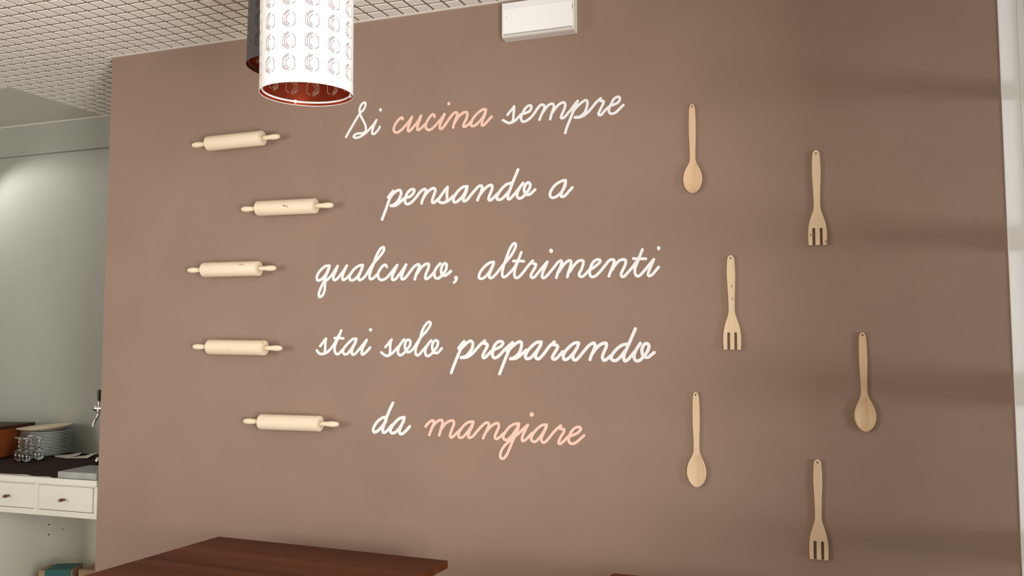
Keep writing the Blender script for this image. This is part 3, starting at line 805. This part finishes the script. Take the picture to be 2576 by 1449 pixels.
utensils = [
 ('s', (-0.330, 2.275), (-0.331, 1.975), 0.299, (0.74, 0.53, 0.34), (0.68, 0.47, 0.29), (), 'beech wooden spoon beside the end of the top line'),
 ('f', (0.052, 2.090), (0.050, 1.789), 0.301, (0.76, 0.59, 0.40), (0.70, 0.52, 0.33), ((-0.020, -0.013, -0.268, 0.004), (0.024, -0.013, -0.291, 0.004)), 'wooden fork with dark flecks on its tines, highest of the three forks'),
 ('f', (-0.215, 1.768), (-0.215, 1.464), 0.304, (0.79, 0.63, 0.43), (0.72, 0.55, 0.34), ((0.004, -0.0095, -0.140, 0.003), (0.002, -0.0095, -0.10, 0.003)), 'wooden fork with grey grain marks beside the word "altrimenti"'),
 ('s', (0.171, 1.517), (0.172, 1.216), 0.3005, (0.70, 0.52, 0.32), (0.58, 0.38, 0.20), (), 'wooden spoon farthest right, darker streak along its handle'),
 ('s', (-0.333, 1.328), (-0.334, 1.026), 0.3025, (0.76, 0.58, 0.39), (0.70, 0.51, 0.32), (), 'wooden spoon beside the bottom line, lowest of the three spoons'),
 ('f', (0.032, 1.128), (0.029, 0.827), 0.3015, (0.72, 0.55, 0.37), (0.66, 0.48, 0.30), (), 'plain wooden fork at the lower right, lowest of all utensils'),
]
for k, (kind, a, c, ln, c1, c2, knots, label) in enumerate(utensils):
    me = (SPOON if kind == 's' else FORK).copy()
    mt = wood_mat('beech_%d' % k, c1, c2, 2, 34, 0.5, knots, 0.25)
    o = obj('wooden_spoon' if kind == 's' else 'wooden_fork', me, mt, None, (a[0], 0, a[1]), (0, math.atan2(a[0] - c[0], a[1] - c[1]) * 1.0, 0), auto=40)
    o.scale = (1, 1, ln / (0.30 if kind == 's' else 0.3015))
    if kind == 'f':
        b = o.modifiers.new('bevel', 'BEVEL')
        b.width, b.segments, b.limit_method, b.angle_limit = 0.0018, 2, 'ANGLE', math.radians(60)
    obj('nail', MB().lathe([(0.0013, 0.002), (0.0013, -0.006), (0.0020, -0.0062), (0.0018, -0.0072), (0.0003, -0.0076)], 'y', 12, (0, 0, -0.0088 if kind == 's' else -0.0100)), M_NAIL, o)
    tag(o, label, 'spoon' if kind == 's' else 'fork', 'wooden spoons on the wall' if kind == 's' else 'wooden forks on the wall')

# ================================================================== EMERGENCY LIGHT
ex0, ex1, ez0, ez1, ed = -0.983, -0.720, 2.566, 2.694, 0.046
em = thing('emergency_light', 'white plastic emergency light fixed to the wall under the ceiling', 'wall light', (ex0, 0, ez0))
w_, h_ = ex1 - ex0, ez1 - ez0
def em_profile(x, inset=0.0):
    i = inset
    p = [(0.0, i), (-ed + 0.014, i), (-ed + 0.007, 0.0005 + i), (-ed + 0.0025 + i, 0.0022 + i), (-ed + i, 0.0060 + i), (-ed + i, h_ - 0.004 - i), (-ed + 0.004 + i, h_ - i), (0.0, h_ - i)]
    return [(x, y, z) for y, z in p]
obj('housing', MB().rings([em_profile(0.003, 0.0012), em_profile(w_ - 0.003, 0.0012)]), M_PLASTIC, em)
for x in ((0.0, 0.003), (w_ - 0.004, w_)):
    obj('end_cap', MB().rings([em_profile(x[0]), em_profile(x[1])]), M_CREAM if x[0] > 0.1 else M_PLASTIC, em, bevel=0.0008)
do = obj('diffuser', MB().box(0.0045, w_ - 0.0065, -ed - 0.0014, -ed + 0.003, 0.0125, h_ - 0.026), M_DIFF, em, bevel=0.0006)
for k in range(5):
    z = h_ - 0.0250 + k * 0.0042
    obj('reed', MB().box(0.0045, w_ - 0.0065, -ed - 0.0013, -ed + 0.003, z, z + 0.0034), M_DIFF, do, bevel=0.0005)
obj('groove_strip', MB().box(0.0045, w_ - 0.0065, -ed + 0.0002, -ed + 0.003, 0.0070, 0.0125), M_GREYP, em)
obj('lower_lens', MB().rings([[(x, y, z) for y, z in ((-0.010, -0.0004), (-ed + 0.013, -0.0004), (-ed + 0.006, 0.0002), (-ed + 0.0018, 0.0020), (-ed - 0.0010, 0.0052), (-ed - 0.0010, 0.0070), (-ed + 0.008, 0.0070), (-0.010, 0.004))] for x in (0.0040, w_ - 0.0050)]), mat('lens_grey', (0.70, 0.68, 0.64), 0.25), em)
obj('seam_plate', MB().box(0.0055, 0.030, -ed - 0.0020, -ed - 0.0012, 0.0700, 0.0785), M_DIFF, do)
obj('test_button', MB().lathe([(0.0016, -ed - 0.0030), (0.0016, -ed - 0.001)], 'y', 12, (0.0175, 0, 0.0735)), M_GREYP, do)
obj('indicator', MB().lathe([(0.0011, -ed - 0.0022), (0.0011, -ed)], 'y', 10, (0.183, 0, 0.060)), M_GREYP, do)
obj('release_slot', MB().box(w_ - 0.0062, w_ - 0.0042, -ed - 0.0012, -ed + 0.002, 0.072, 0.090), M_GREYP, em)

# ================================================================== PENDANT LAMPS
def np_mesh(name, V, Q):
    me = bpy.data.meshes.new(name)
    V, Q = np.asarray(V, np.float32), np.asarray(Q, np.int32)
    me.vertices.add(len(V))
    me.vertices.foreach_set('co', V.ravel())
    me.loops.add(Q.size)
    me.loops.foreach_set('vertex_index', Q.ravel())
    me.polygons.add(len(Q))
    me.polygons.foreach_set('loop_start', np.arange(len(Q), dtype=np.int32) * 4)
    me.update(calc_edges=True)
    me.validate()
    return me
SR, SH = 0.1165, 0.36
NT, NZ = 624, 300
def slit_mask():
    """which cells of the sheet are cut away: bracket-shaped slits, 13 columns round the shade"""
    m_ = np.zeros((NT, NZ), bool)
    circ = 2 * math.pi * SR
    du, dz = circ / NT, SH / NZ
    u5 = 1 / 4935.0
    raw = [
        [(812, 705), (800, 722), (775, 738), (750, 768), (747, 865), (768, 885), (795, 898), (806, 916)],
        [(832, 708), (820, 726), (795, 743), (770, 772), (767, 858), (788, 876), (814, 890), (826, 912)],
        [(836, 753), (812, 768), (796, 792), (795, 846), (815, 870), (836, 882)],
        [(868, 736), (892, 755), (903, 790), (901, 868), (890, 888), (864, 902)],
    ]
    for c in range(13):
        uc = (c + 0.5) / 13 * circ
        for r in range(6):
            zc = 0.0485 + r * 0.0537
            for line in raw:
                P = [((p[0] - 825) * u5 + uc, zc - (p[1] - 812) * u5) for p in line]
                for a, b in zip(P, P[1:]):
                    n = 40
                    for k in range(n + 1):
                        u = a[0] + (b[0] - a[0]) * k / n
                        z = a[1] + (b[1] - a[1]) * k / n
                        i, j = int(u / du) % NT, int(z / dz)
                        if 0 <= j < NZ:
                            m_[i, j] = True
    return m_
SLIT = slit_mask()
def shell(r, flip):
    a = np.linspace(0, 2 * math.pi, NT, endpoint=False)
    z = np.linspace(0, SH, NZ + 1)
    V = np.stack([np.repeat(np.cos(a)[:, None] * r, NZ + 1, 1), np.repeat(np.sin(a)[:, None] * r, NZ + 1, 1), np.repeat(z[None, :], NT, 0)], -1).reshape(-1, 3)
    i, j = np.nonzero(~SLIT)
    k = (i + 1) % NT
    q = np.stack([i * (NZ + 1) + j, k * (NZ + 1) + j, k * (NZ + 1) + j + 1, i * (NZ + 1) + j + 1], -1)
    if flip:
        q = q[:, ::-1]
    me = np_mesh('shade_shell', V, q)
    me.shade_smooth()
    return me
OUT_ME, IN_ME = shell(SR, False), shell(SR - 0.0007, True)
def torus(b, R, r, z, n=64, k=8):
    rs = []
    for i in range(n + 1):
        a = 2 * math.pi * i / n
        rs.append([((R + r * math.cos(2 * math.pi * j / k)) * math.cos(a), (R + r * math.cos(2 * math.pi * j / k)) * math.sin(a), z + r * math.sin(2 * math.pi * j / k)) for j in range(k)])
    return b.rings(rs, False, False)
def pendant(loc, spin, tilt, label, outer):
    """drum shade hanging a little askew: tilt turns it about its suspension point"""
    T = Matrix.Translation((0, 0, SH)) @ tilt @ Matrix.Rotation(spin, 4, 'Z') @ Matrix.Translation((0, 0, -SH))
    shift = T @ Vector((0, 0, 0))
    loc = Vector(loc) - shift
    root = thing('pendant_lamp', label, 'lamp', loc, (0, 0, 0), 'pendant lamps')
    o = obj('shade', OUT_ME, None, root)
    if not OUT_ME.materials:
        OUT_ME.materials.append(M_SHADE_W)
    o.material_slots[0].link = 'OBJECT'
    o.material_slots[0].material = outer
    if not IN_ME.materials:
        IN_ME.materials.append(M_COPPER)
    li = obj('lining', IN_ME, None, o)
    rim = MB()
    n = 96
    rim.rings([[((SR + dr) * math.cos(2 * math.pi * i / n), (SR + dr) * math.sin(2 * math.pi * i / n), z) for dr, z in ((0.0003, 0.0), (0.0003, 0.0012), (-0.0009, 0.0012), (-0.0009, 0.0))] for i in range(n + 1)], False, False)
    obj('rim', rim, outer, o)
    ring = torus(MB(), SR - 0.0062, 0.0026, 0.0085)
    obj('inner_ring', ring, M_SHADE_W if outer is M_SHADE_W else M_SHADE_B, root, auto=60)
    for a in (0.4, 2.1, 3.9, 5.4):
        c, s_ = math.cos(a), math.sin(a)
        clip = MB().lathe([(0.0001, 0.003), (0.0038, 0.005), (0.0042, 0.0085), (0.0038, 0.012), (0.0001, 0.014)], 'z', 10, ((SR - 0.005) * c, (SR - 0.005) * s_, 0))
        obj('ring_clip', clip, M_SHADE_W if outer is M_SHADE_W else M_SHADE_B, root)
    sp = MB()
    for k in range(3):
        a = 2 * math.pi * k / 3 + 0.3
        sp.tube([(0.02 * math.cos(a), 0.02 * math.sin(a), SH - 0.05), ((SR - 0.001) * math.cos(a), (SR - 0.001) * math.sin(a), SH - 0.012)], 0.0018, 8)
    torus(sp, SR - 0.002, 0.002, SH - 0.012)
    obj('spider', sp, M_SHADE_W, root)
    obj('socket', MB().lathe([(0.012, SH - 0.11), (0.020, SH - 0.105), (0.021, SH - 0.05), (0.016, SH - 0.03), (0.006, SH - 0.02)], 'z', 24), M_SHADE_B, root, auto=50)
    for q in root.children:
        q.matrix_local = T
    top = CZ - loc[2]
    obj('cord', MB().tube([(0, 0, SH - 0.03), (0, 0, top - 0.03)], 0.003, 8), M_SHADE_B, root)
    obj('canopy', MB().lathe([(0.010, top - 0.035), (0.035, top - 0.030), (0.042, top - 0.004), (0.042, top)], 'z', 32), outer, root, auto=50)
    return root
pendant((-1.181, -0.971, 2.113), 0.31, Matrix.Rotation(math.radians(1.9), 4, rgt), 'white perforated drum pendant lamp with copper inside', M_SHADE_W)
pendant((-1.365, -0.779, 2.264), 0.9, Matrix.Rotation(math.radians(1.2), 4, fwd) @ Matrix.Rotation(math.radians(0.8), 4, rgt), 'dark grey drum pendant lamp half hidden behind the white one', M_SHADE_B)

# ================================================================== TABLES
def table(name, label, corner, rz, w, d):
    root = thing(name, label, 'table', (corner[0], corner[1], 0), (0, 0, rz), 'restaurant tables against the wall')
    obj('table_top', MB().box(0, w, -d, 0, 0.754, 0.78), M_TABLE, root, bevel=0.003)
    obj('apron', MB().box(0.06, w - 0.06, -0.08, -0.058, 0.66, 0.754).box(0.06, w - 0.06, -d + 0.058, -d + 0.08, 0.66, 0.754).box(0.058, 0.08, -d + 0.06, -0.06, 0.66, 0.754).box(w - 0.08, w - 0.058, -d + 0.06, -0.06, 0.66, 0.754), M_TABLE, root)
    for x in (0.05, w - 0.11):
        for y in (-0.11, -d + 0.05):
            obj('leg', MB().rings([[(x, y, 0.754), (x + 0.06, y, 0.754), (x + 0.06, y + 0.06, 0.754), (x, y + 0.06, 0.754)][::-1], [(x + 0.01, y + 0.01, 0), (x + 0.05, y + 0.01, 0), (x + 0.05, y + 0.05, 0), (x + 0.01, y + 0.05, 0)][::-1]]), M_TABLE, root)
table('dining_table', 'dark red-brown wooden table at the bottom left, near the wall', (-2.055, -0.148), math.radians(-3.5), 0.944, 0.72)
table('dining_table', 'second brown table, only its back corner in view at the bottom edge', (-0.572, -0.186), math.radians(-3.0), 0.944, 0.72)

# ================================================================== COUNTER CABINET
CT = 0.925
CX0, CX1 = -4.34, -2.782
cab = thing('sideboard_cabinet', 'cream white cabinet with drawers left of the brown wall', 'cabinet', (CX0, 0.01, 0))
cw = CX1 - CX0
def cbox(x0, x1, y0, y1, z0, z1):
    return MB().box(x0 - CX0, x1 - CX0, y0 - 0.01, y1 - 0.01, z0, z1)
obj('worktop', cbox(CX0, CX1, -0.004, YB - 0.004, CT - 0.026, CT), M_CAB, cab, bevel=0.003)
fr = MB()
for x0, x1, z0, z1 in ((CX0, CX1, 0.766, 0.788), (CX0, CX1, 0.893, CT - 0.026), (-2.803, CX1, 0.788, 0.893), (-3.128, -3.106, 0.788, 0.893), (-3.442, -3.420, 0.788, 0.893), (-3.756, -3.734, 0.788, 0.893), (-4.070, -4.048, 0.788, 0.893)):
    fr.box(x0 - CX0, x1 - CX0, 0.0, 0.02, z0, z1)
obj('face_frame', fr, M_CAB, cab)
for k, (x0, x1) in enumerate(((-3.106, -2.803), (-3.420, -3.128), (-3.734, -3.442), (-4.048, -3.756))):
    pr = 0.0025 if k == 0 else 0.0008
    d = obj('drawer', MB().box(x0 - CX0 + 0.0015, x1 - CX0 - (0.012 if k == 0 else 0.0015), 0.001, 0.02, 0.790, 0.8915).box(x0 - CX0, x1 - CX0, 0.012, 0.3, 0.789, 0.8925), M_CAB, cab, bevel=0.0015)
    kn = MB().lathe([(0.0005, 0.001), (0.0050, 0.001), (0.0040, -0.003), (0.0066, -0.008), (0.0070, -0.011), (0.0045, -0.014), (0.0066, -0.017), (0.0072, -0.020), (0.0050, -0.0245), (0.0005, -0.0255)], 'y', 20, ((-2.963 if k == 0 else (x0 + x1) / 2) - CX0, 0.0, 0.836))
    obj('knob', kn, M_KNOB, d, auto=50)
obj('bottom_rail', cbox(CX0, CX1, 0.02, YB - 0.01, 0.762, 0.775), M_CAB, cab)
obj('side_panel', cbox(CX1 - 0.018, CX1, 0.03, YB - 0.01, 0.0, 0.899), M_CAB, cab)
dv = MB().box(-3.528 - CX0, -3.510 - CX0, 0.10, 0.62, 0.0, 0.762)
dvo = obj('divider', dv, M_CAB, cab)
for y, z, r in ((0.444, 0.614, 0.0042), (0.446, 0.566, 0.0042)):
    obj('peg_hole', MB().lathe([(r, -3.5145 - CX0), (r, -3.5094 - CX0)], 'x', 12, (0, y - 0.01, z)), M_BLACK, dvo)
bp = obj('back_panel', cbox(CX0, CX1, 0.50, 0.515, 0.0, 0.762), M_CAB, cab)
obj('screw', MB().lathe([(0.0025, 0.488), (0.0025, 0.491)], 'y', 10, (-3.478 - CX0, 0, 0.585)), M_KNOB, bp)
obj('side_panel', cbox(CX0, CX0 + 0.018, 0.03, YB - 0.01, 0.0, 0.899), M_CAB, cab)
obj('shelf', cbox(CX0 + 0.018, CX1 - 0.018, 0.04, 0.50, 0.28, 0.30), M_CAB, cab)

# dark cloth lying on the worktop, its front edge wavy
def cloth():
    nx, ny = 90, 10
    b = MB()
    V = []
    for i in range(nx + 1):
        x = -4.30 + (4.30 - 2.80) * i / nx
        wave = 0.010 * math.sin(x * 21 + 0.7) + 0.006 * math.sin(x * 47 + 2.0)
        yf = 0.030 + wave
        if -3.06 < x < -2.95:
            yf -= 0.022 * math.sin((x + 3.06) / 0.11 * math.pi)
        for j in range(ny + 1):
            y = yf + (YB - 0.02 - yf) * j / ny
            V.append((x, y, CT + 0.0012 + 0.0006 * math.sin(x * 33 + y * 20)))
    n1 = len(V)
    V += [(a, b_, CT) for a, b_, c in V]
    F = []
    for i in range(nx):
        for j in range(ny):
            a = i * (ny + 1) + j
            F.append((a, a + ny + 1, a + ny + 2, a + 1))
        a = i * (ny + 1)
        F.append((a, a + n1, a + ny + 1 + n1, a + ny + 1))
    return b.add(V, F)
tag(obj('counter_cloth', cloth(), M_CLOTH), 'dark brown cloth with a wavy front edge covering the counter', 'cloth')

CL = CT + 0.002
tag(obj('stone_slab', MB().add([(0, 0, 0), (0.206, 0, 0), (0.206, 0.20, 0), (-0.03, 0.20, 0), (0, 0, 0.027), (0.206, 0, 0.027), (0.206, 0.20, 0.027), (-0.03, 0.20, 0.027)], [(0, 3, 2, 1), (4, 5, 6, 7), (0, 1, 5, 4), (1, 2, 6, 5), (2, 3, 7, 6), (3, 0, 4, 7)]), M_MARBLE, None, (-2.990, -0.002, CL), bevel=0.002),
    'grey stone slab on the front edge of the counter', 'slab')

# stack of plates
PLX, PLY = -3.712, 0.594
plate_me = MB().lathe([(0.0005, 0.0035), (0.060, 0.003), (0.066, 0.0), (0.070, 0.0), (0.072, 0.004), (0.090, 0.008), (0.118, 0.0125), (0.1205, 0.0142), (0.1195, 0.0152), (0.090, 0.0112), (0.074, 0.0072), (0.0005, 0.0065)], 'z', 48).mesh('dinner_plate')
NPL = 16
ORD = 'first second third fourth fifth sixth seventh eighth ninth tenth eleventh twelfth thirteenth fourteenth fifteenth sixteenth'.split()
for k in range(NPL):
    z = CL + k * 0.0073
    lab = ('lowest white plate of the stack on the counter' if k == 0 else 'topmost white plate of the stack, right under the cream plate' if k == NPL - 1
           else ORD[k] + ' white plate from the bottom of the stack on the counter')
    o = tag(obj('dinner_plate', plate_me, M_PORC, None, (PLX + 0.0012 * math.sin(k * 2.3), PLY + 0.0010 * math.cos(k * 1.7), z), (0, 0, k * 0.7)), lab, 'plate', 'white plates stacked on the counter')
plate_me.shade_smooth()
zt = CL + NPL * 0.0073 + 0.0095
cream = MB().lathe([(0.0005, 0.0), (0.080, 0.0), (0.112, 0.010), (0.128, 0.0165), (0.1300, 0.0185), (0.1275, 0.0215), (0.105, 0.0165), (0.082, 0.0100), (0.0005, 0.0060)], 'z', 48)
tag(obj('serving_plate', cream, M_CREAMPL, None, (PLX - 0.004, PLY - 0.010, zt), (0.03, -0.055, 0), auto=60), 'cream plate lying tilted on top of the white plates', 'plate')

# upturned stemmed glasses: foot on top, bowl resting on the counter
def glass_mesh():
    out = [(0.021, 0.0), (0.0255, 0.020), (0.0260, 0.034), (0.0215, 0.050), (0.0120, 0.058), (0.0055, 0.063), (0.0050, 0.068), (0.0085, 0.073), (0.0050, 0.078), (0.0046, 0.088), (0.0078, 0.093), (0.0050, 0.099), (0.0060, 0.106), (0.0160, 0.111), (0.0270, 0.1150), (0.0275, 0.1162), (0.0265, 0.1172), (0.0004, 0.1172)]
    inn = [(0.0004, 0.055), (0.0100, 0.0545), (0.0198, 0.0475), (0.0244, 0.034), (0.0239, 0.020), (0.0194, 0.0)]
    return MB().lathe(inn + out, 'z', 32, cap0=False).mesh('stem_glass', True)
GL = glass_mesh()
glasses = [(-3.612, 0.350, 'upturned stem glass nearest the wooden box, front row'), (-3.552, 0.337, 'upturned stem glass in front, second from the left'),
           (-3.640, 0.440, 'upturned stem glass in the back row beside the wooden box'), (-3.556, 0.412, 'upturned stem glass in front of the plate stack'),
           (-3.585, 0.465, 'upturned stem glass at the very back, against the plates')]
for x, y, lab in glasses[:4]:
    tag(obj('stem_glass', GL, M_GLASS, None, (x, y, CL)), lab, 'glass', 'upturned stem glasses on the counter')

# crumpled paper sheets
def sheet(pts, mid):
    n = len(pts)
    V = [(x, y, CL + z) for x, y, z in pts] + [(mid[0], mid[1], CL + mid[2])]
    F = [(i, (i + 1) % n, n) for i in range(n)]
    me = MB().add(V, F).mesh('paper_sheet')
    return me
for pts, mid, lab in ((((-3.640, 0.575, 0.004), (-3.560, 0.515, 0.003), (-3.480, 0.505, 0.002), (-3.455, 0.560, 0.012), (-3.520, 0.640, 0.014), (-3.590, 0.625, 0.003)), (-3.540, 0.575, 0.008), 'creased white paper sheet nearest the plates'),
                      (((-3.470, 0.492, 0.003), (-3.374, 0.533, 0.003), (-3.395, 0.620, 0.022), (-3.430, 0.600, 0.006), (-3.500, 0.560, 0.003)), (-3.430, 0.555, 0.007), 'folded white paper sheet nearest the brown wall')):
    o = tag(obj('paper_sheet', sheet(pts, mid), M_PAPER), lab, 'paper')
    sd = o.modifiers.new('thickness', 'SOLIDIFY')
    sd.thickness, sd.offset = 0.0006, -1

# wooden box with a dark lid
bx = thing('wooden_box', 'reddish wooden box with a dark lid behind the glasses', 'box', (-3.795, 0.26, CL), (0, 0, math.radians(12)))
obj('box_body', MB().box(-0.40, 0.0, 0.0, 0.40, 0.0, 0.140), M_CRATE, bx, bevel=0.002)
obj('lid', MB().box(-0.41, 0.012, -0.012, 0.412, 0.140, 0.156), M_LID, bx, bevel=0.003)

# beer tap beside the wall end
tp = thing('beer_tap', 'chrome beer tap with black handle peeking out behind the brown wall', 'tap', (-3.088, 0.30, CL))
obj('tower', MB().lathe([(0.052, 0.0), (0.052, 0.008), (0.036, 0.012), (0.034, 0.30), (0.030, 0.315), (0.001, 0.318)], 'z', 32, (0.075, 0.06, 0)), M_CHROME, tp, auto=40)
obj('shank', MB().lathe([(0.011, -0.045), (0.014, -0.030), (0.011, -0.022), (0.011, 0.06)], 'x', 20, (0.006, 0.02, 0.268)), M_CHROME, tp, auto=40)
obj('valve', MB().lathe([(0.009, 0.245), (0.012, 0.252), (0.012, 0.275), (0.008, 0.282), (0.007, 0.298), (0.010, 0.300), (0.006, 0.305)], 'z', 20, (-0.012, 0.02, 0)), M_CHROME, tp, auto=40)
obj('spout', MB().tube([(-0.012, 0.02, 0.250), (-0.014, 0.018, 0.235), (-0.020, 0.012, 0.220), (-0.026, 0.006, 0.200), (-0.028, 0.004, 0.186)], [0.008, 0.0075, 0.0065, 0.006, 0.006], 16), M_CHROME, tp, auto=40)
obj('handle', MB().lathe([(0.005, 0.298), (0.0085, 0.306), (0.0105, 0.325), (0.0125, 0.342), (0.0115, 0.350), (0.006, 0.354), (0.001, 0.355)], 'z', 20, (-0.010, 0.02, 0)), M_BLACK, tp, auto=40)
obj('drip_knob', MB().lathe([(0.006, 0.0), (0.013, 0.010), (0.014, 0.022), (0.009, 0.034), (0.001, 0.038)], 'z', 16, (-0.018, 0.03, 0.006)), M_CHROME, tp, auto=40)

# cartons on the shelf
def carton(label, loc, rz, sx, sy, sz, band):
    r = thing('carton', label, 'box', loc, (0, 0, rz))
    obj('carton_body', MB().box(-sx / 2, sx / 2, -sy / 2, sy / 2, 0, sz), M_KRAFT, r, bevel=0.002)
    if band:
        e = 0.0012
        obj('teal_sleeve', MB().box(-sx / 2 + 0.028, sx / 2 - 0.006, -sy / 2 - e, sy / 2 + e, -0.0 + e, sz + e), M_TEAL, r)
    else:
        obj('flap', MB().box(-sx / 2, sx / 2, sy / 2 - 0.004, sy / 2, sz, sz + 0.012), M_KRAFT, r)
    return r
carton('brown cardboard carton in a teal sleeve on the cabinet shelf', (-3.318, 0.345, 0.3005), math.radians(24), 0.150, 0.12, 0.150, True)
carton('plain brown cardboard carton behind the teal one', (-3.130, 0.405, 0.3005), math.radians(6), 0.15, 0.14, 0.152, False)

# small spotlight on a short stem in the bar, washing the top of the back wall
def spotlight(loc, target, drop, power):
    r = thing('ceiling_spotlight', 'small ceiling spotlight above the counter, left of the picture', 'lamp', loc)
    d = (Vector(target) - Vector(loc) + Vector((0, 0, drop))).normalized()
    obj('mount', MB().lathe([(0.030, 0.0), (0.030, -0.012), (0.008, -0.016), (0.006, -drop + 0.02)], 'z', 24), M_WHITE, r, auto=50)
    q = d.to_track_quat('-Z', 'Y').to_euler()
    obj('can', MB().lathe([(0.001, 0.030), (0.022, 0.028), (0.028, 0.020), (0.030, -0.035), (0.027, -0.035), (0.025, 0.010), (0.001, 0.012)], 'z', 24, cap0=False, cap1=False), M_WHITE, r, (0, 0, -drop), q, auto=50)
    l = bpy.data.lights.new('spotlight_bulb', 'SPOT')
    l.energy, l.color, l.spot_size, l.spot_blend, l.shadow_soft_size = power, (1.0, 0.98, 0.92), math.radians(92), 0.6, 0.02
    o = bpy.data.objects.new('spotlight_bulb', l)
    COL.objects.link(o)
    o.parent = r
    o.location, o.rotation_euler = Vector((0, 0, -drop)) + d * 0.03, q
spotlight((-4.45, 0.36, CZ), (-3.75, 0.72, 1.86), 0.17, 14)
